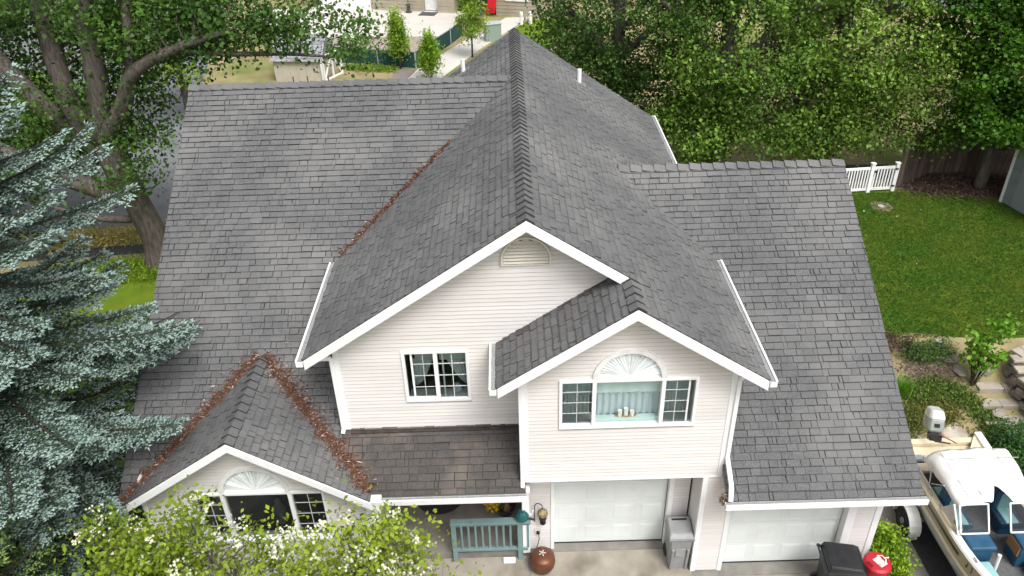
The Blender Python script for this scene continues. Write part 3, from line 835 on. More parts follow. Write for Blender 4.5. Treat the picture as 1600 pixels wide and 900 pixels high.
# roof vent pipes
for (x, y, f_, rname) in ((-.95, 9.92, fml, 'main_left'), (1.97, 9.36, fmr, 'main_right')):
    z = f_(x, y)
    MB().lathe([(.052, -.08), (.052, .34), (.042, .34), (.042, .1)], (x, y, z), 14).build('vent_pipe', WHITE, roofs[rname], smooth=False)
    k = -S if rname == 'main_right' else S
    MB().add([(x - .16, y - .16, f_(x - .16, 0) + .022), (x + .16, y - .16, f_(x + .16, 0) + .022), (x + .16, y + .14, f_(x + .16, 0) + .022), (x - .16, y + .14, f_(x - .16, 0) + .022)], [[0, 1, 2, 3]]).build('pipe_flashing', mat('flashing_grey', (.2, .2, .2), .6), roofs[rname])

# porch
porch = tag(MB().box(-2.5, .34, .03, 1.5, -.05, .14).build('porch_floor', CONC_D, bevel=.01), 'grey concrete porch floor', None, None, 'structure')
MB().box(-1.72, -.78, 1.46, 1.50, .14, 2.18).build('door', mat('front_door', (.25, .06, .05), .4), house)
MB().box(-2.5, .345, -.50, 1.5, 2.30, 2.33).build('porch_ceiling', SOFFIT, house)
MB().box(.20, .34, -.02, .10, .14, 2.3).build('porch_post', WHITE, house, bevel=.01)
# needle litter caught in the valleys ------------------------------
def slivers(C, L, W_, tilt, m, name, parent=None, rnd=None, mats=None, mi=None):
    n = len(C)
    a = RNG.random(n) * 6.283; tl = RNG.normal(0, tilt, n)
    d = np.stack([np.cos(a) * np.cos(tl), np.sin(a) * np.cos(tl), np.sin(tl)], 1)
    s_ = np.stack([-np.sin(a), np.cos(a), RNG.normal(0, .4, n)], 1)
    L = (L * (.5 + RNG.random(n)))[:, None]; W_ = (W_ * (.5 + RNG.random(n)))[:, None]
    V = np.stack([C - d * L, C + s_ * W_ + np.array([0, 0, .004]), C + d * L, C - s_ * W_], 1).reshape(-1, 3)
    F = np.arange(4 * n).reshape(n, 4)
    return np_mesh(name, V, F, m, parent, rnd, mats=mats, mi=mi)
NEED = mat('pine_needle_litter', (.145, .064, .037), .95, (.08, .042, .028), 20, var=.55)
PALE = mat('pale_dry_bits', (.42, .30, .24), .9, var=.4)
def valley_litter(p0, p1, zf, n, w0, w1):
    t = RNG.random(n) ** .9
    p0, p1 = np.array(p0), np.array(p1)
    c = p0 + (p1 - p0) * t[:, None]
    w = (w0 + (w1 - w0) * t) * (.45 + .45 * np.sin(t * 29) ** 2 + .35 * np.sin(t * 83 + 1) ** 2)
    off = RNG.normal(0, .5, n) * w * np.where(RNG.random(n) < .14, 2.4, 1.0)
    off = off + .03 * np.sin(t * 23 + 1) * np.sin(t * 61)
    d = (p1 - p0) / np.linalg.norm(p1 - p0); nn = np.array([-d[1], d[0]])
    c = c + nn * off[:, None]
    z = np.array([zf(x, y) for x, y in c]) + np.abs(RNG.normal(.014, .010, n)) + np.clip(.035 - np.abs(off) * .5, 0, .035) * RNG.random(n)
    C = np.column_stack([c, z])
    mi = (RNG.random(n) < .08).astype(int)
    o = slivers(C, .030 * RNG.choice([.5, .8, 1.2, 1.8], n), .008, .16, None, 'needle_litter', None, None, [NEED, PALE], mi)
    return o
for (a, b_, zf, n, w0, w1, lb) in (
        ((XL + .05, YVL + .05), (-1.05, YVL + (-1.05 - XL) * S / TL), lambda x, y: max(fleft(x, y), fml(x, y)), 3200, .13, .07, 'brown needle litter along the long roof valley'),
        ((XLW + .05, YSE), (XS - .05, YSV - .02), lambda x, y: max(fleft(x, y), fsl(x, y)), 6500, .15, .15, 'brown needle litter in the valley beside the spruce'),
        ((XS + .05, YSV - .02), (XVS - .05, YLE + .06), lambda x, y: max(fleft(x, y), fsr(x, y)), 8500, .20, .17, 'brown needle litter in the valley above the porch')):
    tag(valley_litter(a, b_, zf, n, w0, w1), lb, None, None, 'stuff')
n = 260; c = np.column_stack([RNG.uniform(-3.9, -2.95, n), RNG.uniform(.6, 2.3, n)])
C = np.column_stack([c, [fleft(x, y) + .02 for x, y in c]])
tag(slivers(C, .035, .009, .3, NEED, 'needle_litter'), 'scattered needles below the upper eave', None, None, 'stuff')
n = 400; c = np.column_stack([RNG.uniform(XLW, .2, n), YLL - .10 + RNG.normal(0, .012, n)])
C = np.column_stack([c, [fleft(x, y) + .018 for x, y in c]])
tag(slivers(C, .04, .008, .1, NEED, 'needle_litter'), 'thin line of needles below the left ridge caps', None, None, 'stuff')

# ================================================================== PORCH THINGS
TEAL = mat('teal_paint', (.17, .262, .262), .55, (.145, .22, .225), 4, var=.06)
rail = thing('porch_railing', 'teal painted wooden porch railing', 'railing', (-1.1, -.02, 0))
MB().box(-.05, 1.46, -.075, .065, 1.05, 1.09).build('cap_rail', TEAL, rail, bevel=.006)
MB().box(.045, 1.20, -.02, .02, .96, 1.048).build('top_rail', TEAL, rail)
MB().box(.045, 1.40, -.035, .035, .27, .33).build('bottom_rail', TEAL, rail, bevel=.004)
MB().box(1.295, 1.44, -.02, .02, .96, 1.048).build('top_rail', TEAL, rail)
for x in (0, 1.25): MB().box(x - .045, x + .045, -.045, .044, 0, 1.049).build('post', TEAL, rail, bevel=.005)
for i in range(8):
    x = .15 + i * .132
    MB().box(x - .019, x + .019, -.019, .019, .328, .962).build('baluster', TEAL, rail)
MB().box(1.385, 1.425, -.02, .02, .328, .962).build('baluster', TEAL, rail)
jar = thing('glazed_jar', 'teal glazed jar with black spout on the railing', 'jar', (.20, -.02, 1.09))
MB().lathe([(.07, 0), (.12, .05), (.135, .12), (.10, .19), (.06, .23), (.055, .25), (.0, .25)], n=9).build('body', mat('teal_glaze', (.008, .07, .075), .3, (.014, .11, .11), 6), jar)
MB().tube([(.11, -.02, .06), (.17, -.03, .05), (.22, -.03, .02)], .022, 8).build('spout', BLACK, jar)
MB().tube([(.1, 0, .1), (.19, 0, .16), (.2, 0, .24)], .014, 8).build('handle', mat('jar_handle', (.7, .7, .68), .5), jar)
fd = thing('bird_feeder', 'small lantern bird feeder hanging from a curved black hook', 'bird feeder', (.44, .17, .9))
MB().tube([(0, .0, -.1), (0, -.05, .2), (.0, -.07, .42), (.03, -.09, .50), (.08, -.1, .51), (.13, -.1, .46), (.15, -.1, .36)], .009, 6).build('hook', BLACK, fd)
MB().lathe([(.0, .02), (.02, .02), (.09, -.06), (.10, -.12), (.075, -.15)], (.15, -.1, .34), 10).build('roof_cap', mat('feeder_tan', (.36, .28, .14), .6, (.1, .07, .05), 12), fd)
MB().lathe([(.06, .0), (.075, -.10), (.06, -.13), (.0, -.13)], (.15, -.1, .20), 8).build('lantern', BLACK, fd)
for k in range(4):
    an = k * 1.571 + .4
    MB().tube([(.15 + .055 * math.cos(an), -.1 + .055 * math.sin(an), .10), (.15 + .05 * math.cos(an), -.1 + .05 * math.sin(an), -.02)], .008, 5).build('foot', BLACK, fd)
MB().lathe([(.055, 0), (.06, .02), (.0, .02)], (.15, -.1, -.03), 8).build('tray', BLACK, fd)
ol = thing('outlet', 'wall outlet box with black cord below the feeder', 'outlet', (.50, .183, .52))
MB().box(-.07, .07, -.02, .0, -.07, .09).build('cover', mat('outlet_cover', (.62, .58, .57), .5), ol, bevel=.006)
MB().box(-.03, .03, -.055, -.02, -.03, .03).build('plug', BLACK, ol)
MB().tube([(0, -.05, 0), (.02, -.08, -.1), (0, -.1, -.22), (-.05, -.14, -.36), (-.06, -.2, -.5)], .009, 6).build('cord', BLACK, ol)
RUST = mat('copper_brown', (.16, .058, .028), .42, (.09, .035, .02), 5, 6, metal=.25)
pot = thing('hose_pot', 'round copper brown hose pot with lid by the porch corner', 'pot', (.56, -.26, 0))
MB().lathe([(.15, 0), (.19, .03), (.238, .14), (.248, .22), (.235, .30), (.215, .32), (.0, .32)], n=28).build('body', RUST, pot, smooth=True)
MB().lathe([(.232, .31), (.236, .33), (.18, .375), (.09, .40), (.03, .408), (.0, .41)], n=28).build('lid', RUST, pot, smooth=True)
kn = MB().lathe([(.025, .40), (.02, .435), (.03, .45), (.0, .46)], n=10).build('knob', mat('knob_grey', (.35, .34, .32), .5), pot)
for an in (0, 1.2, 2.4, 3.7, 5.0):
    MB().obox((.05 * math.cos(an), .05 * math.sin(an), .428), (.04, .013, .006), Matrix.Rotation(an, 3, 'Z')).build('knob_petal', mat('knob_white', (.7, .7, .68), .5), pot)
tag(MB().box(-.18, .05, -.14, -.06, 0, .085).build('white_block', WHITE, bevel=.005), 'small white block at the foot of the railing', 'block')
dm = MB(); dm.extrude([(-1.5 + .48 * math.cos(a), 1.42 + .42 * math.sin(a), .155) for a in np.linspace(math.pi, 2 * math.pi, 20)], (0, 0, -.014))
tag(dm.build('doormat', mat('doormat_black', (.02, .02, .022), .9, (.05, .05, .05), 60)), 'black half round doormat on the porch floor', 'doormat')
pl = thing('flower_planter', 'dark planter with dried pot and yellow flowers on the porch', 'planter', (-.13, 1.02, .14))
MB().lathe([(.14, 0), (.21, .16), (.225, .2), (.20, .2), (.17, .12), (.0, .12)], n=20).build('bowl', mat('planter_dark', (.035, .03, .03), .5), pl, smooth=True)
MB().lathe([(.09, .12), (.02, .42), (.0, .44)], (.02, -.02, 0), 9).build('dried_leaf', mat('dried_leaf', (.28, .19, .15), .9), pl)
n = 240; C = np.column_stack([RNG.normal(-.26, .07, n), RNG.normal(-.02, .07, n), RNG.normal(.28, .06, n)])
slivers(C, .03, .022, .8, mat('yellow_petal', (.75, .48, .02), .7, var=.3), 'yellow_flowers', pl)['kind'] = 'stuff'
n = 160; C = np.column_stack([RNG.normal(-.12, .10, n), RNG.normal(0, .08, n), RNG.normal(.22, .06, n)])
slivers(C, .05, .012, .8, mat('planter_leaf', (.05, .10, .02), .7, var=.3), 'planter_leaves', pl)['kind'] = 'stuff'
lp = thing('wall_lamp', 'small dark lamp under the overhang beside the garage', 'lamp', (.58, .13, 2.36))
MB().lathe([(.05, .14), (.06, .10), (.10, .06), (.08, .0), (.03, -.02)], n=12).build('shade', BLACK, lp); MB().lathe([(.03, -.02), (.03, -.06), (.0, -.08)], n=10).build('bulb', mat('bulb_white', (.7, .7, .68), .3), lp)
nest = np.column_stack([RNG.normal(3.60, .03, 260), RNG.normal(-.86, .04, 260), RNG.normal(2.42, .06, 260)])
tag(slivers(nest, .05, .006, .9, mat('dry_nest', (.26, .21, .16), .95, var=.5), 'dry_nest'), 'dry twigs stuck at the gutter end', 'nest')

# ================================================================== BINS
def cart(name, label, loc, rz, m, ml, w=.48, d=.50, h=.98, back='+y'):
    t = thing(name, label, 'bin', loc, rz)
    # body: tapered with a front recess
    b = MB(); hw, hd = w / 2, d / 2
    lv = [(.00, .74), (.30, .84), (h * .80, .97), (h * .86, 1.0)]
    vs = []; fs = []
    for z, k in lv:
        for x, y in ((-hw + .04, -hd), (hw - .04, -hd), (hw, -hd + .04), (hw, hd - .03), (hw - .03, hd), (-hw + .03, hd), (-hw, hd - .03), (-hw, -hd + .04)):
            vs.append((x * k, y * k if y < 0 else y * (k + 1) / 2, z))
    for i in range(len(lv) - 1):
        for j in range(8): fs.append([i * 8 + j, i * 8 + (j + 1) % 8, (i + 1) * 8 + (j + 1) % 8, (i + 1) * 8 + j])
    fs.append(list(range(7, -1, -1))); fs.append([24 + j for j in range(8)])
    b.add(vs, fs); b.build('body', m, t)
    MB().box(-hw - .015, hw + .015, -hd - .02, hd + .01, h * .86, h * .90).build('rim', m, t, bevel=.01)
    MB().box(-.09, .09, -hd * .93 - .012, -hd * .9, h * .42, h * .62).build('front_recess', ml, t)
    for sx in (-.14, .14): MB().obox((sx, -hd * .88, h * .32), (.05, .05, h * .6), Matrix.Rotation(.10, 3, 'X')).build('front_rib', m, t, bevel=.01)
    lid = MB(); z0, z1 = h * .90 + .002, h
    vs = [(-hw - .02, -hd - .03, z0), (hw + .02, -hd - .03, z0), (hw + .02, hd, z0), (-hw - .02, hd, z0),
          (-hw + .02, -hd + .06, z1 - .02), (hw - .02, -hd + .06, z1 - .02), (hw - .02, hd - .03, z1 + .03), (-hw + .02, hd - .03, z1 + .03)]
    lid.add(vs, BOXF); lo = lid.build('lid', ml, t, bevel=.02)
    for k in range(2):
        MB().box(-hw + .0, hw - .0, -hd - .034 + k * .018, -hd - .028 + k * .018, z0 + .004 + k * .012, z0 + .014 + k * .012).build('lid_rib', ml, lo)
    MB().box(-hw * .62, hw * .62, hd - .11, hd - .075, z1 + .012, z1 + .030).build('lid_slot', BLACK, lo)
    MB().tube([(-hw, hd + .06, z0 + .02), (hw, hd + .06, z0 + .02)], .018, 8).build('handle', m, t)
    for sx in (-1, 1): MB().bar((sx * hw * .92, hd - .02, z0 - .02), (sx * hw * .92, hd + .07, z0 + .03), .03, .05).build('handle_bracket', m, t)
    for sx in (-1, 1):
        wv = MB(); wv.lathe([(.04, -.03), (.115, -.03), (.125, -.015), (.125, .015), (.115, .03), (.04, .03)], n=20)
        wv.v = [(sx * (hw - .05) + z, hd * .80 + y, .125 + x) for x, y, z in wv.v]
        wv.build('wheel', BLACK, t)
    return t
GREY = mat('grey_plastic', (.27, .275, .28), .5, (.22, .225, .23), 5, var=.03); GREYL = mat('grey_plastic_lid', (.30, .305, .31), .5, (.24, .25, .25), 6)
BLK = mat('black_plastic', (.022, .026, .027), .42, (.03, .035, .035), 6); BLKL = mat('black_plastic_lid', (.014, .015, .017), .38, (.024, .025, .027), 4, 4)
cart('wheelie_bin', 'grey wheeled rubbish cart beside the recessed garage door', (3.13, -.20, 0), 0, GREY, GREYL, .45, .46, 1.0)
cart('wheelie_bin', 'large black wheeled rubbish cart before the right garage door', (5.86, -1.0, 0), math.radians(84), BLK, BLKL, .60, .62, 1.04)
RED = mat('red_plastic', (.42, .015, .030), .38, (.36, .012, .025), 4)
rb = thing('red_bin', 'round red bin with a paper label on its lid', 'bin', (6.57, -.90, 0))
MB().lathe([(.17, 0), (.185, .1), (.215, .62), (.22, .66), (.0, .66)], n=28).build('body', RED, rb, smooth=False)
MB().lathe([(.215, .655), (.24, .66), (.24, .70), (.20, .735), (.15, .74), (.0, .74)], n=28).build('lid', RED, rb)
MB().obox((.03, -.02, .744), (.16, .20, .006), Matrix.Rotation(.5, 3, 'Z')).build('paper_label', mat('paper_label', (.62, .55, .50), .8, (.45, .2, .2), 14, 3, .55, .6), rb)
MB().tube([(.02, .11, .75), (.10, .08, .78), (.13, -.01, .78), (.10, -.08, .75)], .010, 6).build('handle', mat('handle_white', (.75, .72, .70), .5), rb)
MB().tube([(.12, .03, .775), (.21, .05, .77)], .010, 6).build('handle_tip', mat('handle_white', (.75, .72, .70), .5), rb)
MB().obox((-.16, -.06, .73), (.045, .12, .03), Matrix.Rotation(.35, 3, 'Z')).build('lid_slot', mat('red_dark', (.14, .005, .01), .5), rb)

# ================================================================== BOAT on its trailer (bow towards the drive)
boat = thing('motor_boat', 'cream and white open motor boat with white canvas top', 'boat', (8.70, 0, 0))
CRM = mat('boat_cream', (.62, .545, .39), .35, (.55, .48, .34), 3, var=.03); TAN = mat('boat_tan', (.40, .345, .225), .4, (.34, .29, .19), 2.5)
BWH = mat('boat_white', (.76, .76, .74), .3, (.68, .67, .64), 3); BBL = mat('boat_stripe', (.055, .045, .04), .4)
BLUE = mat('boat_blue_vinyl', (.018, .082, .155), .5, (.012, .055, .11), 5, bump=.15, bscale=30); NAVY = mat('boat_navy_vinyl', (.010, .028, .062), .5, (.02, .05, .09), 5)
AQUA = mat('boat_aqua_vinyl', (.26, .46, .45), .55, (.22, .40, .40), 4); CARP = mat('boat_carpet', (.125, .125, .125), .95, (.09, .09, .09), 20)
CANV = mat('boat_canvas', (.76, .75, .72), .9, (.60, .58, .54), 4.5, 8, .45, .8, bump=.35, bscale=9, col3=(.66, .64, .60), n3=1.5, l3=.5, h3=.7)
YS_, YBOW = 1.60, -3.35
NST = 26
def hb(t): return .87 * (1 - max(0, (t - .46) / .54) ** 2.3) * (.97 + .03 * min(1, t / .2))
def ring(t):
    y = YS_ + (YBOW - YS_) * t; b_ = hb(t); r = .16 * max(0, (t - .5) / .5) ** 1.6
    bl = max(.012, b_ * (1 - .30 * max(0, (t - .45) / .55)))
    pts = [(max(.01, b_ - .15), 1.225 + r), (b_ - .02, 1.235 + r), (b_ + .005, 1.20 + r), (b_ * .995, 1.10 + r), (b_ * .985, 1.01 + r), (b_ * .97, .90 + r * .9),
           (b_ * .965 + .035, .885 + r * .9), (b_ * .965 + .035, .85 + r * .9), (b_ * .95, .835 + r * .9), (bl * .86, .53 + r * 1.2), (bl * .80, .50 + r * 1.3), (bl * .35, .40 + r * 1.6), (.0, .34 + r * 2.2)]
    return y, pts
hull = MB(); grid = []
for i in range(NST + 1):
    y, P = ring(i / NST); grid.append((y, P))
npn = len(grid[0][1])
for sx in (-1, 1):
    o = len(hull.v)
    for y, P in grid:
        for (x, z) in P: hull.v.append((sx * x, y, z))
    for i in range(NST):
        for j in range(npn - 1):
            f = [o + i * npn + j, o + (i + 1) * npn + j, o + (i + 1) * npn + j + 1, o + i * npn + j + 1]
            if sx > 0: f = f[::-1]
            mi = 0 if (j < 2 and i > 11) else 1 if j < 2 else 2 if j in (2, 4) else (3 if (j == 3 and i < 14) else 2) if j == 3 else 1 if j in (5, 6, 7) else 4
            hull.f.append(f); hull.m.append(mi); hull.a.append(.5)
y, P = grid[0]
hull.add([(-x, y, z) for x, z in P[2:]] + [(x, y, z) for x, z in reversed(P[2:-1])], [list(range(2 * npn - 5))], mi=2)
hull.build('hull', [BWH, CRM, TAN, BBL, mat('hull_bottom', (.55, .55, .54), .4, (.4, .4, .39), 3)], boat)
inn = MB()
for sx in (-1, 1):
    o = len(inn.v)
    for i in range(NST + 1):
        y, P = grid[i]; bi = max(.008, P[0][0])
        inn.v += [(sx * bi, y, P[0][1] - .004), (sx * max(.006, bi - .03), y, .72)]
    for i in range(NST):
        f = [o + 2 * i, o + 2 * i + 1, o + 2 * i + 3, o + 2 * i + 2]
        inn.f.append(f); inn.m.append(0); inn.a.append(.5)
inn.build('inner_liner', mat('liner_grey', (.20, .20, .20), .8), boat)
fl = MB(); L_ = [(-max(.006, grid[i][1][0][0] - .03), grid[i][0], .72) for i in range(NST + 1)]
fl.add(L_ + [(-x, y, z) for x, y, z in reversed(L_)], [list(range(2 * len(L_)))]); fl.build('floor', CARP, boat)
# side registration marks
for k, (yy, ww) in enumerate(((-1.30, .05), (-1.42, .05), (-1.58, .04), (-1.66, .05), (-1.74, .05), (-1.82, .04), (-1.98, .05))):
    t = (yy - YS_) / (YBOW - YS_); x = -hb(t) * .995 - .004
    r_ = .16 * max(0, (t - .5) / .5) ** 1.6
    mk = MB(); mk.box(x - .003, x + .003, yy - ww / 2, yy - ww / 2 + .015, 1.03 + r_, 1.14 + r_)
    mk.box(x - .003, x + .003, yy - ww / 2 + .016, yy + ww / 2, 1.03 + r_ + .09 * (k % 2), 1.05 + r_ + .09 * (k % 2))
    mk.build('hull_mark', BLACK, boat)
def soft(name, x0, x1, y0, y1, z0, z1, m, par=boat, bv=.03): return MB().box(x0, x1, y0, y1, z0, z1).build(name, m, par, bevel=bv)
# consoles and windscreen
for (x0, x1) in ((-.70, -.27), (.19, .70)):
    soft('console', x0, x1, -1.10, -.74, .72, 1.20, BLUE); soft('console_pad', x0 - .01, x1 + .02, -1.13, -.70, 1.20, 1.28, BLUE, bv=.035)
    fr_ = MB(); yb, zb_, yt, zt_ = -.80, 1.285, -.52, 1.72
    def wp(x, s_): return Vector((x, yb + (yt - yb) * s_, zb_ + (zt_ - zb_) * s_))
    X0_, X1_ = x0 - .05, x1 + .02
    for (a, c) in ((wp(X0_, 0), wp(X1_, 0)), (wp(X0_, 1), wp(X1_, 1)), (wp(X0_, 0), wp(X0_, 1)), (wp(X1_, 0), wp(X1_, 1))):
        fr_.bar(a, c, .027, .027, up=(0, -.8, .6))
    ws = fr_.build('windscreen', BWH, boat)
    MB().add([wp(X0_, 0), wp(X1_, 0), wp(X1_, 1), wp(X0_, 1)], [[0, 1, 2, 3]]).build('pane', glass_mat('boat_glass', (.80, .84, .86), .35), ws)
MB().box(.17, .20, -1.08, -.76, .98, 1.22).build('dash_board', mat('teak', (.30, .16, .07), .5), boat)
MB().obox((.182, -1.02, 1.06), (.006, .07, .09), None).build('sticker', WHITE, boat)
for sx in (-1, 1):
    MB().bar((sx * .78, -.80, 1.25), (sx * .80, -.45, 1.66), .03, .03).build('screen_post', BWH, boat)
    pn = MB().add([(sx * .78, -.80, 1.26), (sx * .80, -.15, 1.25), (sx * .80, -.45, 1.65)], [[0, 1, 2]]); pn.build('side_pane', MATS['boat_glass'], boat)
# seats
def bucket(x, y, flip):
    s_ = soft('seat', x - .22, x + .22, y - .22, y + .22, .92, 1.06, NAVY); soft('seat_insert', x - .12, x + .12, y - .21, y + .21, 1.0, 1.075, AQUA, s_, .02)
    q = soft('seat_back', x - .22, x + .22, y + .20 * flip - .06, y + .20 * flip + .06, 1.0, 1.50, BLUE); soft('back_insert', x - .12, x + .12, y + .20 * flip - .07, y + .20 * flip + .07, 1.05, 1.44, AQUA, q, .02)
    soft('seat_base', x - .18, x + .18, y - .18, y + .18, .72, .92, BLUE)
for x in (-.46, .46): bucket(x, -.20, 1); bucket(x, .30, -1)
for sx in (-1, 1):
    b = MB(); P = [(sx * .70, -1.15), (sx * .33, -1.15), (sx * .24, -2.75), (sx * .40, -2.75)]
    b.extrude([(x, y, .98) for x, y in (P if sx < 0 else P[::-1])], (0, 0, -.10)); b.build('bow_cushion', AQUA, boat, bevel=.025)
    b = MB(); b.extrude([(x, y, .875) for x, y in (P if sx < 0 else P[::-1])], (0, 0, -.155)); b.build('bow_locker', BLUE, boat)
MB().tube([(-.22, -1.20, .74), (-.20, -1.16, 1.14)], .035, 10).build('white_post', BWH, boat)
# steering/stern gear
MB().obox((.37, -1.52, .98), (.30, .10, .05), Matrix.Rotation(.2, 3, 'Z')).build('black_gear', BLACK, boat, bevel=.02)
MB().lathe([(.08, 0), (.09, .12), (.06, .18), (.0, .18)], (.34, -1.62, .72), 14).build('red_can', RED, boat)
MB().lathe([(.05, 0), (.06, .10), (.03, .16), (.0, .16)], (-.74, -.72, 1.235), 10).build('horn', mat('chrome', (.5, .5, .5), .25, metal=.8), boat)
soft('splash_well', -.80, .80, 1.22, 1.50, 1.02, 1.16, CRM, bv=.03); soft('transom_cap', -.82, .82, 1.50, 1.64, 1.10, 1.25, CRM, bv=.02)
soft('stern_deck', -.72, .72, .80, 1.02, 1.12, 1.20, CRM, bv=.02)
MB().tube([(-.52, 1.12, 1.22), (-.2, 1.10, 1.235), (.25, 1.12, 1.22), (.50, 1.16, 1.21)], [.055, .07, .065, .04], 10).build('rolled_canvas', CANV, boat, smooth=True)
MB().box(-.72, -.55, 1.06, 1.18, 1.17, 1.26).build('gear_box', mat('gear_grey', (.22, .26, .29), .5), boat, bevel=.01)
b = MB(); b.extrude([(.30, 1.05, 1.235), (.80, .95, 1.235), (.82, 1.62, 1.30), (.70, 1.62, 1.30)], (0, 0, -.05)); b.build('quarter_panel', CRM, boat)
MB().bar((.80, .90, 1.27), (.79, 1.68, 1.32), .14, .06).build('quarter_rail', BWH, boat, bevel=.01)
MB().lathe([(.035, 0), (.035, .012), (.0, .012)], (.66, 1.22, 1.262), 12).build('filler_cap', mat('chrome', (.5, .5, .5), .25, metal=.8), boat)
# canvas top: rounded arch with a split in the front centre
cv = MB(); nxx, nyy = 28, 14
def canvas(u, v):
    y = .68 + (-1.20) * v
    half = .80 - .10 * v + .02 * math.sin(v * 3.14)
    x = half * math.sin(u * 1.5708) * 1.0 if False else half * u
    edge = abs(u)
    top = 1.98 - .24 * v ** 1.6 - .10 * (1 - v) ** 6
    z = top - .12 * edge ** 2 - .20 * max(0, (edge - .80) / .20) ** 2 * (1 - .55 * v) + .016 * math.sin(u * 9 + v * 5) + .012 * math.sin(v * 16 + u * 2) + .008 * math.sin(u * 23 - v * 9)
    if v > .6: z -= .05 * math.cos(u * 6.283) * (v - .6) * .6
    return (x, y + .05 * u * u - (.0), z)
keep = []
for j in range(nyy + 1):
    for i in range(nxx + 1):
        u, v = -1 + 2 * i / nxx, j / nyy
        # front edge notch around u = -.06: pull vertices back to the notch line
        k = max(0, 1 - abs(u - .02) / .26)
        vv = min(v, 1 - .30 * k)
        cv.v.append(canvas(u, vv))
for j in range(nyy):
    for i in range(nxx):
        f = [j * (nxx + 1) + i, j * (nxx + 1) + i + 1, (j + 1) * (nxx + 1) + i + 1, (j + 1) * (nxx + 1) + i]
        p = [Vector(cv.v[q]) for q in f]
        if (p[1] - p[0]).cross(p[2] - p[0]).length + (p[2] - p[0]).cross(p[3] - p[0]).length < 1e-5: continue
        cv.f.append(f); cv.m.append(0); cv.a.append(.5)
co = cv.build('canvas_top', CANV, boat, smooth=True); so = co.modifiers.new('thickness', 'SOLIDIFY'); so.thickness = .012
MB().bar((-.30, -.50, 1.75), (-.38, .10, 1.995), .010, .010).build('canvas_seam', mat('seam_grey', (.35, .35, .34), .8), co)
for sx in (-1, 1):
    MB().tube([(sx * .80, .30, 1.24), (sx * .80, .42, 1.68)], .014, 8).build('canopy_pole', mat('chrome', (.5, .5, .5), .25, metal=.8), boat)
    MB().tube([(sx * .80, .28, 1.40), (sx * .80, -.05, 1.70)], .010, 8).build('canopy_strut', mat('chrome', (.5, .5, .5), .25, metal=.8), boat)
for (p_, q_) in (((-.62, .60, 1.90), (-.56, -.40, 1.80)), ((.30, .55, 2.0), (.36, -.30, 1.87)), ((-.60, .36, 1.955), (.70, .36, 1.945))):
    MB().bar(p_, q_, .008, .012).build('canvas_seam', MATS['seam_grey'], co)
for y_ in (.75, -.15, -1.35, -2.1):
    t_ = (y_ - YS_) / (YBOW - YS_)
    MB().obox((-hb(t_) + .08, y_, 1.262 + .16 * max(0, (t_ - .5) / .5) ** 1.6), (.025, .12, .03)).build('cleat', mat('chrome', (.5, .5, .5), .25, metal=.8), boat, bevel=.008)
MB().tube([(-.78, .95, 1.26), (-.80, .9, 1.33), (-.82, .2, 1.33), (-.83, .1, 1.26)], .010, 6).build('grab_rail', mat('chrome', (.5, .5, .5), .25, metal=.8), boat)
# outboard
om = thing('outboard_motor', 'white and grey outboard motor tilted at the stern', 'outboard motor', (8.66, 1.80, 1.2))
om.scale = (.88, .88, .88)
om.rotation_euler = (math.radians(-24), 0, math.radians(-14))
OMG = mat('motor_grey', (.30, .33, .30), .4, (.24, .27, .25), 4)
def loft(secs, name, m, par, bev=0.02):
    vs = []; fs = []
    for (z, cx_, cy_, w_, d_) in secs:
        c_ = .28
        for x, y in ((-1 + c_, -1), (1 - c_, -1), (1, -1 + c_), (1, 1 - c_), (1 - c_, 1), (-1 + c_, 1), (-1, 1 - c_), (-1, -1 + c_)): vs.append((cx_ + x * w_ / 2, cy_ + y * d_ / 2, z))
    for i in range(len(secs) - 1):
        for j in range(8): fs.append([i * 8 + j, i * 8 + (j + 1) % 8, (i + 1) * 8 + (j + 1) % 8, (i + 1) * 8 + j])
    fs.append(list(range(7, -1, -1))); fs.append([(len(secs) - 1) * 8 + j for j in range(8)])
    return MB().add(vs, fs).build(name, m, par, bevel=bev)
loft([(.10, 0, 0, .30, .44), (.16, 0, 0, .36, .52), (.42, 0, 0, .35, .50)], 'lower_cowl', OMG, om)
loft([(.42, 0, 0, .36, .51), (.47, 0, .0, .35, .50), (.60, 0, .02, .29, .42), (.62, 0, .02, .22, .36)], 'top_cowl', mat('motor_white', (.56, .57, .56), .35, (.48, .49, .48), 4), om)
MB().box(-.06, .06, -.262, -.25, .24, .33).build('intake', BLACK, om)
loft([(-.75, 0, .02, .07, .22), (-.2, 0, .02, .10, .24), (.10, 0, 0, .18, .30)], 'leg', OMG, om)
loft([(-1.0, 0, .0, .05, .12), (-.80, 0, .0, .09, .30), (-.74, 0, .0, .05, .18)], 'gearcase', OMG, om)
MB().box(-.13, .13, -.30, -.10, -.12, .10).build('bracket', BLACK, om, bevel=.01)
MB().tube([(-.05, -.26, .12), (-.22, -.42, .08), (-.1, -.62, .02), (.2, -.66, .03)], .018, 8).build('cable', BLACK, om)
MB().tube([(.05, -.26, .10), (.25, -.44, .05), (.35, -.60, .03)], .014, 8).build('cable', mat('cable_red', (.3, .1, .05), .5), om)
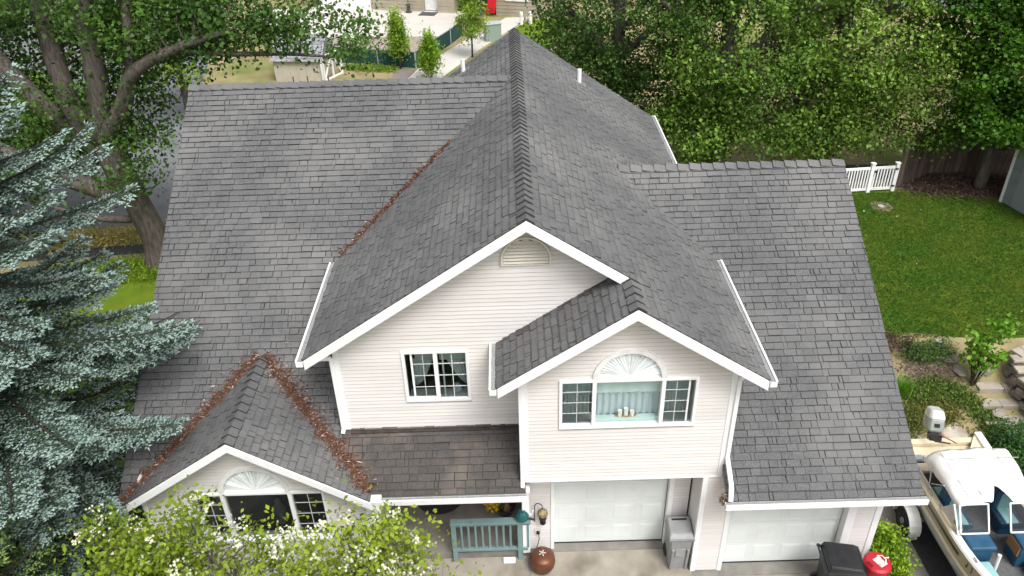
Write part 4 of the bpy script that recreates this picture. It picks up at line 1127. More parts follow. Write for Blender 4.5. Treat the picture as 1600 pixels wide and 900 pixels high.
# trailer
tr = thing('boat_trailer', 'steel boat trailer with white mudguards under the motor boat', 'trailer', (8.70, 0, 0))
for sx in (-1, 1):
    MB().bar((sx * .62, 1.5, .36), (sx * .55, -2.2, .36), .07, .10).build('frame_rail', OMG, tr); MB().bar((sx * .55, -2.2, .36), (0, -3.9, .36), .07, .10).build('frame_rail', OMG, tr)
    MB().bar((sx * .42, 1.4, .44), (sx * .42, -1.6, .47), .10, .08).build('bunk', mat('bunk_carpet', (.05, .05, .05), .9), tr)
    wv = MB(); wv.lathe([(.15, -.08), (.26, -.085), (.29, -.06), (.29, .06), (.26, .085), (.15, .08)], n=28); wv.v = [(sx * .96 + z, .38 + y, .29 + x) for x, y, z in wv.v]
    wh = wv.build('wheel', mat('tyre_rubber', (.02, .02, .021), .85), tr)
    hv = MB(); hv.lathe([(.03, .10), (.06, .10), (.08, .06), (.14, .055), (.155, .082), (.155, -.05), (.0, -.05)], n=20); hv.v = [(sx * (.96 + z), .38 + y, .29 + x) for x, y, z in hv.v]
    hv.build('rim', mat('rim_grey', (.28, .28, .28), .4, metal=.4), wh)
    ff = MB()
    for k in range(10):
        a0, a1 = math.pi * (-.06 + 1.12 * k / 10), math.pi * (-.06 + 1.12 * (k + 1) / 10)
        def fp(a, x): return (sx * x, .38 + .36 * math.cos(a), .29 + .36 * math.sin(a) * .98)
        ff.add([fp(a0, .84), fp(a0, 1.07), fp(a1, 1.07), fp(a1, .84)], [[0, 1, 2, 3]])
    ff.add([(sx * 1.07, .38 - .36, .27)] + [(sx * 1.07, .38 + .36 * math.cos(math.pi * (1.06 - 1.12 * k / 10)), .29 + .353 * math.sin(math.pi * (1.06 - 1.12 * k / 10))) for k in range(11)] +
           [(sx * 1.07, .38 + .30 * math.cos(math.pi * k / 10), .40 + .22 * math.sin(math.pi * k / 10)) for k in range(11)], [list(range(1, 23))])
    fo = ff.build('mudguard', BWH, tr); q = fo.modifiers.new('thickness', 'SOLIDIFY'); q.thickness = .012
    MB().box(sx * 1.0 - .06, sx * 1.0 + .06, -.03, .0, .20, .28).build('mudguard_step', OMG, tr)
MB().bar((-.96, .38, .29), (.96, .38, .29), .06, .06).build('axle', OMG, tr)
MB().bar((-.66, 1.46, .37), (.66, 1.46, .37), .06, .08).build('cross_beam', OMG, tr); MB().bar((-.55, -2.1, .37), (.55, -2.1, .37), .06, .08).build('cross_beam', OMG, tr)
MB().tube([(0, -3.8, .36), (0, -3.8, .0)], .03, 8).build('jockey_stand', OMG, tr)
BARK_K = mat('spruce_twig', (.035, .027, .02), .95)
# ================================================================== VEGETATION
def leaf_mat(name, c1, c2, var=.35, trans=.28, rough=.55, nscale=.8, col3=None):
    return mat(name, c1, rough, c2, nscale, 3, .38, .62, var=var, spec=.35, trans=trans, col3=col3, n3=.35, l3=.5, h3=.68)
def unit(v): return v / np.maximum(1e-9, np.linalg.norm(v, axis=1))[:, None]
def leaves(C, size, m, name, parent, up=.5, droop=0., rnd=None, aspect=.75, fold=.22, jit=.5):
    """one folded rhombic leaf at each centre"""
    n = len(C)
    d = unit(RNG.normal(0, 1, (n, 3)) + np.array([0, 0, -droop]))
    nr = RNG.normal(0, 1, (n, 3)); nr[:, 2] = np.abs(nr[:, 2]) + up
    s_ = unit(np.cross(d, nr)); nn = unit(np.cross(s_, d))
    L = (size * (1 + RNG.uniform(-jit, jit, n)))[:, None]; W_ = L * aspect * .5
    b = C - d * L * .5; t = C + d * L * .5
    mid = C - d * L * .08 - nn * L * fold * .0
    l = mid + s_ * W_ + nn * L * fold * .5; r = mid - s_ * W_ + nn * L * fold * .5
    V = np.stack([b, l, t, r], 1).reshape(-1, 3)
    i = np.arange(n)[:, None] * 4
    F = np.concatenate([i + np.array([0, 2, 1]), i + np.array([0, 3, 2])], 0)
    rv = RNG.random(n) if rnd is None else rnd
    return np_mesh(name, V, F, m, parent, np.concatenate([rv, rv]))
def clumps(blobs, per, sig, shell=.55, flat=.7):
    """blobs: (cx,cy,cz,rx,ry,rz,k). returns leaf centres, clump centres, clump value"""
    cs = []
    for (x, y, z, rx, ry, rz, k) in blobs:
        v = unit(RNG.normal(0, 1, (k, 3))) * (shell + (1 - shell) * RNG.random((k, 1)) ** .6)
        cs.append(np.array([x, y, z]) + v * np.array([rx, ry, rz]))
    cs = np.concatenate(cs)
    n = len(cs) * per
    idx = np.repeat(np.arange(len(cs)), per)
    sg = (sig * RNG.uniform(.6, 1.35, len(cs)))[idx][:, None]
    L = cs[idx] + RNG.normal(0, 1, (n, 3)) * sg * np.array([1, 1, flat])
    cv = RNG.random(len(cs))
    rnd = np.clip(.12 + cv[idx] * .45 + RNG.random(n) * .30 + (L[:, 2] - cs[idx][:, 2]) / sg[:, 0] * .16, 0, 1.4)  # upper leaves of each clump coloured lighter, as if lit from above
    return L, cs, rnd
def nodes_on(polys, n=14):
    P = []
    for pts, r in polys:
        A = np.array(pts, float); R_ = np.array(r if hasattr(r, '__len__') else [r] * len(pts), float)
        for i in range(len(A) - 1):
            for t in np.linspace(0, 1, n, endpoint=False):
                P.append(np.append(A[i] * (1 - t) + A[i + 1] * t, R_[i] * (1 - t) + R_[i + 1] * t))
    return np.array(P)
def smooth_path(pts, rad, n=5):
    P = [Vector(p) for p in pts]; out = []; ro = []
    for i in range(len(P) - 1):
        p0, p1, p2, p3 = P[max(0, i - 1)], P[i], P[i + 1], P[min(len(P) - 1, i + 2)]
        for k in range(n):
            t = k / n
            out.append(.5 * ((2 * p1) + (p2 - p0) * t + (2 * p0 - 5 * p1 + 4 * p2 - p3) * t * t + (3 * p1 - p0 - 3 * p2 + p3) * t ** 3)); ro.append(rad[i] * (1 - t) + rad[i + 1] * t)
    out.append(P[-1]); ro.append(rad[-1])
    return out, ro
def broadleaf(name, label, base, trunk, limbs, blobs, m, per=60, sig=.35, size=.10, bark=BARK, group=None, twig=.018, up=.5, droop=.3, aspect=.8, shell=.5, flat=.7, cat='tree', tstep=3):
    t = thing(name, label, cat, base, 0, group)
    b = np.array(base)
    pts, r = smooth_path(trunk[0], trunk[1]); mb = MB(); mb.tube(pts, r, 12); mb.build('trunk', bark, t, smooth=True)
    polys = [(pts, r)]
    for lp_, lr in limbs:
        p2, r2 = smooth_path(lp_, lr); polys.append((p2, r2))
        MB().tube(p2, r2, 9).build('limb', bark, t, smooth=True)
    L, cs, rnd = clumps(blobs, per, sig, shell, flat)
    nd = nodes_on(polys, 3)
    tw = MB()
    for c in cs[::tstep]:
        dd = np.linalg.norm(nd[:, :3] - c, axis=1) + np.maximum(0, nd[:, 2] - c[2]) * .8
        j = int(np.argmin(dd)); p = Vector(nd[j, :3]); q = Vector(c)
        if (q - p).length < .15: continue
        mid = p.lerp(q, .5) + Vector((random.uniform(-.15, .15), random.uniform(-.15, .15), random.uniform(0, .25)))
        r0 = min(nd[j, 3] * .5, twig * (1.2 + (q - p).length * .5))
        tw.tube([p, p.lerp(mid, .55), mid.lerp(q, .35), q], [r0, r0 * .75, r0 * .5, r0 * .2], 5, cap=False)
    tag(tw.build('twigs', bark, t, smooth=True), kind='stuff')
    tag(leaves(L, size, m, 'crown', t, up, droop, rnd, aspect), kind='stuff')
    return t

# --- cottonwood beside the house (points relative to its foot)
CW = leaf_mat('cottonwood_leaf', (.038, .096, .014), (.074, .155, .022), .6)
CWL = leaf_mat('cottonwood_leaf_light', (.050, .115, .016), (.10, .19, .030), .45)
foot = (-10.2, 9.9, .9)
def rel(pts): return [(x - foot[0], y - foot[1], z - foot[2]) for x, y, z in pts]
broadleaf('cottonwood_tree', 'large grey barked cottonwood spreading beside the left roof slope', foot,
    ([(0, 0, -.1), (.15, 0, .9), (.0, -.1, 2.2), (-.25, -.1, 3.5), (-.30, 0, 4.3)], [.46, .37, .34, .38, .33]),
    [(rel([(-10.65, 9.8, 5.0), (-10.2, 9.7, 6.6), (-10.05, 9.9, 8.6), (-9.9, 10.2, 11.5)]), [.30, .27, .24, .12]),
     (rel([(-10.6, 9.8, 4.9), (-9.6, 9.4, 6.0), (-9.0, 9.2, 6.9), (-7.8, 9.0, 7.5), (-6.4, 8.9, 7.9)]), [.27, .22, .17, .12, .05]),
     (rel([(-9.1, 9.2, 6.7), (-8.9, 9.5, 8.2), (-8.6, 9.8, 10.5)]), [.15, .12, .06]),
     (rel([(-10.8, 9.9, 4.6), (-11.2, 10.0, 5.8), (-11.35, 10.2, 7.4), (-11.4, 10.5, 10.)]), [.32, .29, .24, .10]),
     (rel([(-11.2, 10.0, 4.8), (-12.1, 9.9, 6.2), (-12.9, 10.0, 7.6), (-13.8, 10.3, 9.6)]), [.32, .27, .22, .09]),
     (rel([(-10.8, 9.8, 3.4), (-12.2, 9.5, 4.3), (-13.4, 9.2, 5.3), (-14.8, 9.0, 6.6)]), [.28, .23, .20, .09]),
     (rel([(-10.5, 9.8, 2.6), (-11.4, 9.4, 2.9), (-12.3, 9.2, 3.4)]), [.12, .09, .04]),
     (rel([(-7.9, 9.0, 7.5), (-6.6, 9.2, 7.3), (-5.2, 9.4, 7.2), (-3.9, 9.6, 7.0)]), [.09, .07, .05, .02])],
    [(-2.6, .4, 4.9, 2.4, 1.5, 1.6, 36), (-1.0, .4, 5.6, 1.8, 1.3, 1.7, 20), (1.5, .1, 6.9, 2.0, 1.1, .9, 40), (3.6, -.4, 7.1, 1.7, 1.0, .7, 34), (5.3, -.3, 7.0, 1.0, .9, .5, 15), (2.9, -.5, 6.5, .9, .8, .3, 5),
     (6.6, -.1, 6.55, .8, .8, .45, 10), (-2.4, 1.9, 6.0, 2.6, 1.2, 2.0, 46), (0.2, 1.9, 6.6, 2.4, 1.2, 1.8, 34), (-4.3, .8, 5.6, 1.6, 1.6, 1.8, 32), (-1.6, 1.2, 3.6, 2.0, 1.0, 1.0, 22), (-3.6, .5, 7.4, 2.6, 1.7, 1.5, 46), (-.6, .5, 8.0, 2.6, 1.7, 1.3, 48), (2.2, .2, 8.4, 2.2, 1.6, 1.2, 46), (-.4, -.3, 3.6, 1.6, 1.2, 1.0, 20), (.9, -.2, 4.9, .9, .9, 1.2, 12), (-3.2, -.3, 3.4, 1.5, 1.2, .9, 20)],
    CW, per=100, sig=.32, size=.102, twig=.02, up=.6, droop=.6, aspect=.85)

# --- trees behind the house
CWB = leaf_mat('poplar_leaf', (.085, .175, .020), (.160, .275, .038), .65, col3=(.052, .120, .015))
def big(name, label, base, h, blobs, m, per, sig, size, lean=(0, 0), tr=.32, ls=1.0, **k):
    return broadleaf(name, label, base, ([(0, 0, -.1), (lean[0] * .3, lean[1] * .3, h * .35), (lean[0], lean[1], h * .7), (lean[0] * 1.1, lean[1], h)], [tr, tr * .8, tr * .5, tr * .15]),
        [([(lean[0] * .25, 0, h * .33), (-1.2 * ls, -.3 * ls, h * .5), (-2.4 * ls, -.6 * ls, h * .62)], [tr * .5, tr * .35, .05]),
         ([(lean[0] * .3, 0, h * .36), (1.3 * ls, -.4 * ls, h * .5), (2.6 * ls, -.7 * ls, h * .6)], [tr * .5, tr * .35, .05]),
         ([(lean[0] * .5, 0, h * .45), (.6 * ls, -1.0 * ls, h * .58), (.9 * ls, -1.9 * ls, h * .66)], [tr * .4, tr * .3, .05]),
         ([(lean[0] * .5, 0, h * .5), (-.6, .8, h * .65), (-1.2, 1.6, h * .8)], [tr * .4, tr * .3, .05])], blobs, m, per, sig, size, **k)
big('poplar_tree', 'tall dark poplar standing behind the main ridge', (4.0, 17.2, 1), 9.5,
    [(0, -.2, 5.4, 3.3, 2.4, 2.7, 190), (-1.6, 0, 3.6, 1.6, 1.8, 1.4, 46), (1.4, -.8, 2.4, 2.2, 1.4, 1.4, 90), (.5, .5, 8.4, 2.8, 2.2, 1.5, 50)], CW, 98, .33, .102, up=.6, droop=.5)
big('poplar_tree', 'broad poplar with a stout trunk behind the right roof', (7.35, 15.6, 1), 9.5,
    [(.2, -.6, 4.6, 2.8, 1.9, 2.2, 170), (1.6, -1.0, 2.4, 2.4, 1.3, 1.3, 90), (-1.0, -.9, 1.7, 1.6, 1.0, 1.1, 60), (.4, -.2, 7.2, 2.9, 2.2, 1.7, 80)], CWB, 98, .33, .105, up=.6, droop=.5, tr=.40)
big('poplar_tree', 'light leaved poplar overhanging the white gate', (11.2, 16.0, 1), 9.0,
    [(.2, -.9, 4.3, 2.9, 2.0, 2.0, 170), (1.9, -1.4, 3.2, 2.0, 1.5, 1.1, 76), (-.8, -1.2, 1.7, 2.0, 1.2, .9, 80), (2.3, -2.0, 1.75, 1.1, .9, .45, 18), (0, -.4, 6.8, 2.8, 2.2, 1.6, 76)], leaf_mat('poplar_leaf_light', (.110, .205, .022), (.21, .33, .05), .6, col3=(.070, .150, .016)), 98, .32, .105, up=.6, droop=.5)
MPL = leaf_mat('maple_leaf', (.040, .120, .008), (.085, .205, .014), .5, .35)
big('maple_tree', 'bright green maple growing against the wooden fence', (15.55, 13.35, 1), 8.5,
    [(.7, .0, 4.4, 2.3, 1.9, 2.2, 170), (.1, -.4, 2.5, 1.8, 1.3, .75, 74), (1.8, -.5, 2.9, 1.6, 1.3, 1.1, 70), (.8, .3, 6.8, 2.2, 1.8, 1.5, 90), (-.8, -.3, 3.6, .9, 1.0, 1.0, 30), (-.7, .9, 5.3, 1.5, 1.2, 2.0, 80)], MPL, 105, .25, .10, bark=BARK, tr=.20, ls=.45, up=1.6, droop=.0, flat=.35, aspect=1.0)
tf = MB()
# more trees farther back close the view
for i, (x, y, h, s_, m_, lb) in enumerate(((20.5, 19, 8, 3.2, MPL, 'green tree beyond the wooden fence beside the maple'), (13.2, 23.5, 8.5, 3.3, CWB, 'distant poplar across the dry field'),
                                          (-15.5, 13.6, 5.2, 2.3, leaf_mat('street_tree_leaf', (.12, .22, .015), (.22, .32, .03), .4), 'small yellow green street tree behind the cottonwood'),
                                          (-13.4, 22.5, 6.2, 2.3, MATS['street_tree_leaf'], 'yellow green tree across the street'),
                                          (.9, 38.5, 5.0, 1.5, CWB, 'small dark tree beside the white posts'))):
    big('background_tree', lb, (x, y, 1), h, [(0, 0, h * .62, s_, s_, h * .32, int(46 * s_ / 2)), (0, 0, h * .4, s_ * .8, s_ * .8, h * .2, 24)], m_, 50, .36, .16, tr=.16)

# --- young columnar trees by the neighbour's fence
YT = leaf_mat('young_tree_leaf', (.17, .30, .020), (.28, .40, .04), .4, .4)
for (x, y, h, w_, lb) in ((-5.0, 28.1, 2.75, .50, 'young staked tree before the dark green fence'), (-3.35, 26.2, 2.1, .52, 'short young tree beside the concrete path'),
                          (-1.55, 29.6, 3.9, .80, 'tallest young tree beside the utility cabinet')):
    st = thing('young_tree', lb, 'tree', (x, y, 1), 0, 'young trees by the neighbour fence')
    MB().tube([(0, 0, -.05), (.02, 0, h * .3), (-.02, .02, h * .9)], [.05, .04, .015], 8).build('trunk', BARK, st, smooth=True)
    L, cs, rnd = clumps([(0, 0, h * .42, w_, w_, h * .18, 44), (0, 0, h * .66, w_ * .78, w_ * .78, h * .2, 40), (0, 0, h * .87, w_ * .42, w_ * .42, h * .14, 18)], 38, .13, .35, 1.7)
    tag(leaves(L, .12, YT, 'crown', st, .4, -.5, rnd, .5), kind='stuff')

# --- blue spruce
def spruce(name, label, base, H, prof, nb, m_blue, m_old, zlo=.4, seed=1, side=None, sl=.102, sr=.0180, dens=1.12):
    rr = np.random.default_rng(seed)
    t = thing(name, label, 'tree', base)
    MB().tube([(0, 0, -.1), (0, 0, H * .5), (0, 0, H)], [.24, .13, .02], 10).build('trunk', BARK_D, t, smooth=True)
    zs = [p[0] for p in prof]; rs = [p[1] for p in prof]
    B = []; D = []; LL = []; TT = []
    wood = MB()
    for i in range(nb):
        z = zlo + (H - zlo) * (1 - (1 - (i + rr.random()) / nb) ** .9) * .985
        z = zlo + round((z - zlo) / .56) * .56 + rr.normal(0, .06)
        R_ = float(np.interp(z, zs, rs)) * rr.uniform(.72, 1.08)
        az = i * 2.39996 + rr.uniform(-.3, .3)
        if side is not None and math.cos(az - side) < -.45 and rr.random() < .75: continue
        d0 = np.array([math.cos(az), math.sin(az), 0]); pr = np.array([-math.sin(az), math.cos(az), 0])
        droop = rr.uniform(.10, .26) if z < H * .6 else rr.uniform(-.25, .1)
        lift = rr.uniform(.10, .22)
        n = max(5, int(R_ / .10))
        path = []
        for k in range(n + 1):
            s_ = k / n
            path.append(np.array([0, 0, z]) + d0 * R_ * s_ + np.array([0, 0, -droop * R_ * s_ + lift * R_ * s_ ** 3]))
        wood.tube([Vector(p) for p in path[::2]] if len(path) > 6 else [Vector(p) for p in path], list(np.linspace(.035, .008, len(path[::2]) if len(path) > 6 else len(path))), 5, cap=False)
        # side twigs, longest in the middle, covered with shoots
        for k in range(2, n + 1):
            s_ = k / n; p = path[k]
            tl = (.16 + .52 * R_ / 2.6 * (1 - s_) ** .65 * min(1, s_ * 3.0)) * rr.uniform(.75, 1.15)
            for sg in (-1, 1):
                dirv = d0 * .75 + pr * sg * .85 + np.array([0, 0, -.16 + .1 * rr.normal()]); dirv /= np.linalg.norm(dirv)
                ns = max(2, int(tl / (.052 / dens)))
                for q in range(ns):
                    f = (q + .6) / ns
                    c = p + dirv * tl * f + np.array([0, 0, -.05 * f * f * tl])
                    for sd in (-1, 0, 1):
                        sp = np.cross(dirv, [0, 0, 1]) * sd * .8 + dirv * .75 + np.array([0, 0, .22 + .15 * rr.normal()]) + rr.normal(0, .14, 3)
                        B.append(c); D.append(sp / np.linalg.norm(sp)); LL.append(sl * rr.uniform(.7, 1.25) * (1.15 if sd == 0 and q == ns - 1 else .9)); TT.append(.25 + .75 * f * (.4 + .6 * s_))
        for q in range(5):
            sp = d0 + rr.normal(0, .35, 3) + np.array([0, 0, .2]); B.append(path[-1]); D.append(sp / np.linalg.norm(sp)); LL.append(sl * 1.2); TT.append(1.)
    wood.build('branch_wood', BARK_K, t, smooth=True)['kind'] = 'stuff'
    B = np.array(B); D = np.array(D); LL = np.array(LL)[:, None]; TT = np.array(TT)
    wx, wy, wz = B[:, 0] + base[0], B[:, 1] + base[1], B[:, 2] + base[2]
    ok = ~((wx > -6.85) & (wy > -.75) & (wz < ZLE + TL * (wy - YLE) + .22))
    B, D, LL, TT = B[ok], D[ok], LL[ok], TT[ok]; n = len(B)
    x = unit(np.cross(D, np.tile([.3, .1, 1.], (n, 1)))); y = np.cross(D, x)
    r = sr * rr.uniform(.8, 1.2, (n, 1))
    m1 = B + D * LL * .25; m2 = B + D * LL * .75
    V = [B]
    for M_, k in ((B + D * LL * .45, 1.08),):
        for a in (0, 2.094, 4.189): V.append(M_ + (x * math.cos(a) + y * math.sin(a)) * r * k)
    V.append(B + D * LL)
    V = np.stack(V, 1).reshape(-1, 3)
    tri = [[0, 2, 1], [0, 3, 2], [0, 1, 3], [1, 2, 4], [2, 3, 4], [3, 1, 4]]
    i = np.arange(n)[:, None] * 5
    F = np.concatenate([i + np.array(q) for q in tri], 0)
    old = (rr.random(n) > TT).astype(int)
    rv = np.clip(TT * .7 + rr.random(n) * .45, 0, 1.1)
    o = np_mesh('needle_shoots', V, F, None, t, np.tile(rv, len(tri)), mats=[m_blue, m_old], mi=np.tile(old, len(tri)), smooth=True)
    tag(o, kind='stuff')
    return t, n
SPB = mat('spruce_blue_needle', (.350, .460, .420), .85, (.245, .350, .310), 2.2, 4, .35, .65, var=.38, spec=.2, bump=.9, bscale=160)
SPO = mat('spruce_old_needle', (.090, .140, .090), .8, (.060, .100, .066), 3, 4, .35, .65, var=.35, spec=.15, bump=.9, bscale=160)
SPG = mat('spruce_green_needle', (.20, .29, .075), .75, (.12, .20, .06), 2.2, 4, .35, .65, var=.38, spec=.2, bump=.9, bscale=160)
sp, nn_ = spruce('blue_spruce', 'tall blue green spruce with silvery branch tips', (-8.65, .2, 0), 11.6,
    [(.3, 2.3), (2.5, 2.75), (4, 3.25), (4.9, 3.4), (5.6, 3.0), (6.4, 2.7), (7, 2.95), (8, 2.6), (8.7, 2.1), (9.4, 1.6), (10.5, .9), (11.6, .1)], 215, SPB, SPO, side=-.75, seed=3)
print('SHOOTS', nn_)
sp2, nn2 = spruce('green_spruce', 'smaller green spruce with yellow green tips before the blue one', (-7.95, -2.5, 0), 4.0,
    [(.3, 1.5), (1.2, 1.5), (2.4, 1.15), (3.3, .65), (4.0, .1)], 95, SPG, SPO, side=.6, seed=9)

# --- flowering tree before the small gable
FL = leaf_mat('blossom_tree_leaf', (.16, .24, .014), (.25, .33, .028), .5, .36)
ft = (-3.9, -2.3, 0)
def frel(pts): return [(x - ft[0], y - ft[1], z) for x, y, z in pts]
FBL = [(-.4, 0, 2.55, 1.5, .9, .75, 70), (1.35, .1, 2.7, 1.05, .8, .75, 52), (-1.5, .1, 2.65, .9, .8, .8, 40), (2.15, .15, 2.9, .55, .55, .65, 24), (.3, -.5, 1.9, 2.3, .8, .7, 60), (2.5, -.1, 2.0, .7, .6, .5, 20), (-.75, .15, 3.7, .28, .25, .55, 9), (-1.35, .1, 3.35, .45, .35, .45, 16), (-2.35, .45, 3.0, .42, .4, .5, 18)]
tree_f = broadleaf('flowering_tree', 'yellow green tree covered in small white blossom before the porch', ft,
    ([(0, 0, -.05), (.05, 0, .7), (-.05, .05, 1.3)], [.10, .085, .07]),
    [([(0, 0, .8), (.8, 0, 1.6), (1.5, .1, 2.5), (2.1, .1, 3.1)], [.06, .05, .03, .01]), ([(0, 0, .9), (-.7, 0, 1.7), (-1.5, .1, 2.6), (-1.9, .1, 3.1)], [.06, .05, .03, .01]),
     ([(-.05, .05, 1.2), (-.3, .1, 2.1), (-.7, .15, 3.1), (-.8, .2, 4.0)], [.05, .04, .025, .008]), ([(0, 0, 1.1), (.4, -.3, 1.9), (.9, -.3, 2.7)], [.05, .04, .01]), ([(.8, 0, 1.6), (1.8, 0, 1.9), (2.9, .0, 2.2)], [.035, .025, .008])],
    FBL, FL, per=46, sig=.18, size=.082, bark=BARK, twig=.010, up=.4, droop=.2, aspect=.62, shell=.35, tstep=1)
# blossom clusters: five petals each
Lb, cb, _ = clumps([(x, y, z + .06, rx * 1.02, ry * 1.02, rz, int(k * .8)) for (x, y, z, rx, ry, rz, k) in FBL], 13, .060, .6, .8)
n = len(Lb); nrm = unit(RNG.normal(0, .6, (n, 3)) + np.array([.0, -.5, .9])); tx = unit(np.cross(nrm, np.tile([.2, .9, .3], (n, 1)))); ty = np.cross(nrm, tx)
V = [Lb + nrm * .004]; rad = RNG.uniform(.018, .031, (n, 1))
for k in range(10):
    a = k * math.pi / 5; V.append(Lb + (tx * math.cos(a) + ty * math.sin(a)) * rad * (1.0 if k % 2 == 0 else .55) + nrm * (.008 if k % 2 == 0 else 0))
V = np.stack(V, 1).reshape(-1, 3); i = np.arange(n)[:, None] * 11
F = np.concatenate([i + np.array([0, 1 + k, 1 + (k + 1) % 10]) for k in range(10)], 0)
tag(np_mesh('blossom', V, F, mat('blossom_petal', (.74, .74, .60), .7, (.66, .68, .44), 6, var=.15, trans=.25), tree_f), kind='stuff')

# --- shrubs and garden plants on the right bank
def shrub(name, label, loc, blobs, m, per, sig, size, up=.6, droop=0., aspect=.6, flat=.8, stems=5, cat='shrub', group=None):
    t = thing(name, label, cat, loc, 0, group)
    L, cs, rnd = clumps(blobs, per, sig, .45, flat)
    b = MB()
    for c in cs[:max(6, stems * 3)]: b.tube([(c[0] * .1, c[1] * .1, -.05), (c[0] * .5, c[1] * .5, c[2] * .55), tuple(c)], [.018, .012, .004], 5, cap=False)
    tag(b.build('stems', BARK_D, t), kind='stuff')
    tag(leaves(L, size, m, 'foliage', t, up, droop, rnd, aspect), kind='stuff')
    return t
LIME = leaf_mat('lime_leaf', (.16, .30, .010), (.25, .38, .02), .4, .35)
shrub('lime_shrub', 'bright lime green shrub at the house corner', (7.05, -.30, 0), [(0, 0, .38, .30, .42, .34, 46), (.08, -.35, .22, .24, .25, .22, 20)], LIME, 44, .085, .065)
shrub('sapling', 'leafy green sapling beside the stone steps', (10.75, 4.0, gz(0, 4.0)), [(.15, .1, .95, .34, .34, .52, 24), (.32, .1, 1.55, .18, .18, .25, 6)], leaf_mat('sapling_leaf', (.10, .25, .012), (.17, .33, .03), .4, .35), 30, .13, .10, aspect=.8)
BOX = leaf_mat('boxwood_leaf', (.020, .070, .010), (.035, .105, .016), .5, .15)
shrub('round_shrub', 'dense dark green rounded shrub beside the boat', (10.9, 1.9, -.09), [(0, 0, .45, .85, .80, .62, 150), (0, 0, .35, .6, .6, .5, 40)], BOX, 60, .13, .055, up=1.2)
shrub('red_shrub', 'dark red leaved shrub at the lawn edge', (9.05, 4.95, .9), [(0, 0, .22, .42, .3, .26, 40), (.45, .1, .18, .25, .2, .16, 14)], leaf_mat('barberry_leaf', (.055, .025, .020), (.13, .08, .065), .5), 36, .10, .045)
shrub('green_shrub', 'low spreading green shrub between lawn and bark bed', (9.95, 4.75, .92), [(0, 0, .14, .62, .34, .20, 70)], leaf_mat('juniper_leaf', (.055, .11, .022), (.09, .16, .03), .5), 46, .10, .05, up=1.0)
# daylily clump: arching blades
dl = thing('daylily_clump', 'clump of arching bright green strap leaves by the roof edge', 'plant', (8.98, 3.85, gz(0, 3.85) - .02))
n = 260; a = RNG.random(n) * 6.283; ln = RNG.uniform(.35, .62, n); V = []; w_ = .012
d = np.stack([np.cos(a), np.sin(a), np.zeros(n)], 1); s_ = np.stack([-np.sin(a), np.cos(a), np.zeros(n)], 1)
b0 = np.column_stack([RNG.normal(0, .07, n), RNG.normal(0, .07, n), np.zeros(n)]); R_ = RNG.uniform(.25, .8, n)[:, None]
for f in (0, .35, .7, 1.0):
    c = b0 + d * ln[:, None] * R_ * f ** 1.4 + np.array([0, 0, 1.0]) * (ln[:, None] * (1.25 * f - .75 * f * f * R_))
    ww = w_ * (1 - f * .9); V += [c - s_ * ww, c + s_ * ww]
V = np.stack(V, 1).reshape(-1, 3); i = np.arange(n)[:, None] * 8
F = np.concatenate([i + np.array([2 * k, 2 * k + 1, 2 * k + 3, 2 * k + 2]) for k in range(3)], 0)
tag(np_mesh('strap_leaves', V, F, leaf_mat('daylily_leaf', (.08, .22, .012), (.14, .30, .02), .4), dl), kind='stuff')
# ground cover on the bank
def cover(name, label, fn, n, size, m, aspect=.5, up=.6, zoff=.03, zs=.04):
    P = fn(n); z = np.array([gz(x, y) for x, y in P]) + zoff + np.abs(RNG.normal(0, zs, len(P)))
    o = leaves(np.column_stack([P, z]), size, m, name, None, up, -.6, None, aspect)
    return tag(o, label, None, None, 'stuff')
def band(pts, w):
    pts = np.array(pts, float)
    def fn(n):
        k = RNG.integers(0, len(pts) - 1, n); t = RNG.random(n)[:, None]
        c = pts[k] * (1 - t) + pts[k + 1] * t
        return c + RNG.normal(0, 1, (n, 2)) * w
    return fn
GC = leaf_mat('ground_cover_leaf', (.075, .14, .020), (.13, .19, .03), .5)
GCY = leaf_mat('ground_cover_yellow', (.17, .17, .035), (.10, .13, .025), .5)
cover('ground_cover', 'green ground cover along the bank below the lawn', band([(9.2, 3.75), (9.8, 3.95), (10.5, 3.75), (10.9, 3.2), (11.0, 2.8)], .13), 9000, .055, GC)
cover('ground_cover', 'yellowing ground cover on the bank above the boat', band([(8.6, 3.3), (9.4, 3.35), (10.1, 3.45)], .17), 7500, .05, GCY)
cover('ground_cover', 'weedy ground cover beside the outboard motor', band([(9.9, 2.2), (10.2, 2.6), (10.6, 2.5), (10.3, 1.6)], .20), 6500, .055, GC)
cover('ground_cover', 'patchy weeds behind the boat stern', band([(8.0, 2.7), (8.8, 2.9), (9.4, 2.3)], .20), 2500, .05, GCY)
cover('tall_grass', 'dry tall grass between street and footpath', band([(-20, 10.6), (-7, 12.3)], .28), 9000, .16, leaf_mat('dry_grass_blade', (.60, .52, .19), (.48, .43, .14), .5), .14, .2, .06, .08)
cover('tall_grass', 'uncut green grass at the foot of the cottonwood', band([(-13, 9.3), (-8, 9.9)], .32), 12000, .15, leaf_mat('green_grass_blade', (.14, .28, .014), (.22, .33, .025), .5), .14, .2, .06, .08)
cover('bark_mulch', 'pinkish bark chips in the bed below the lawn', band([(9.3, 4.35), (10.3, 4.25)], .17), 2500, .05, mat('bark_chip', (.25, .18, .16), .95, (.12, .08, .07), 8, var=.4), .5, 1.5, .0, .01)
cover('leaf_litter', 'brown leaf litter under the maple', band([(13.6, 13.8), (15.2, 13.4), (17.5, 13.4)], .42), 6000, .09, mat('leaf_litter', (.12, .075, .055), .95, (.06, .04, .03), 8, var=.5), .6, 1.5, .01, .02)

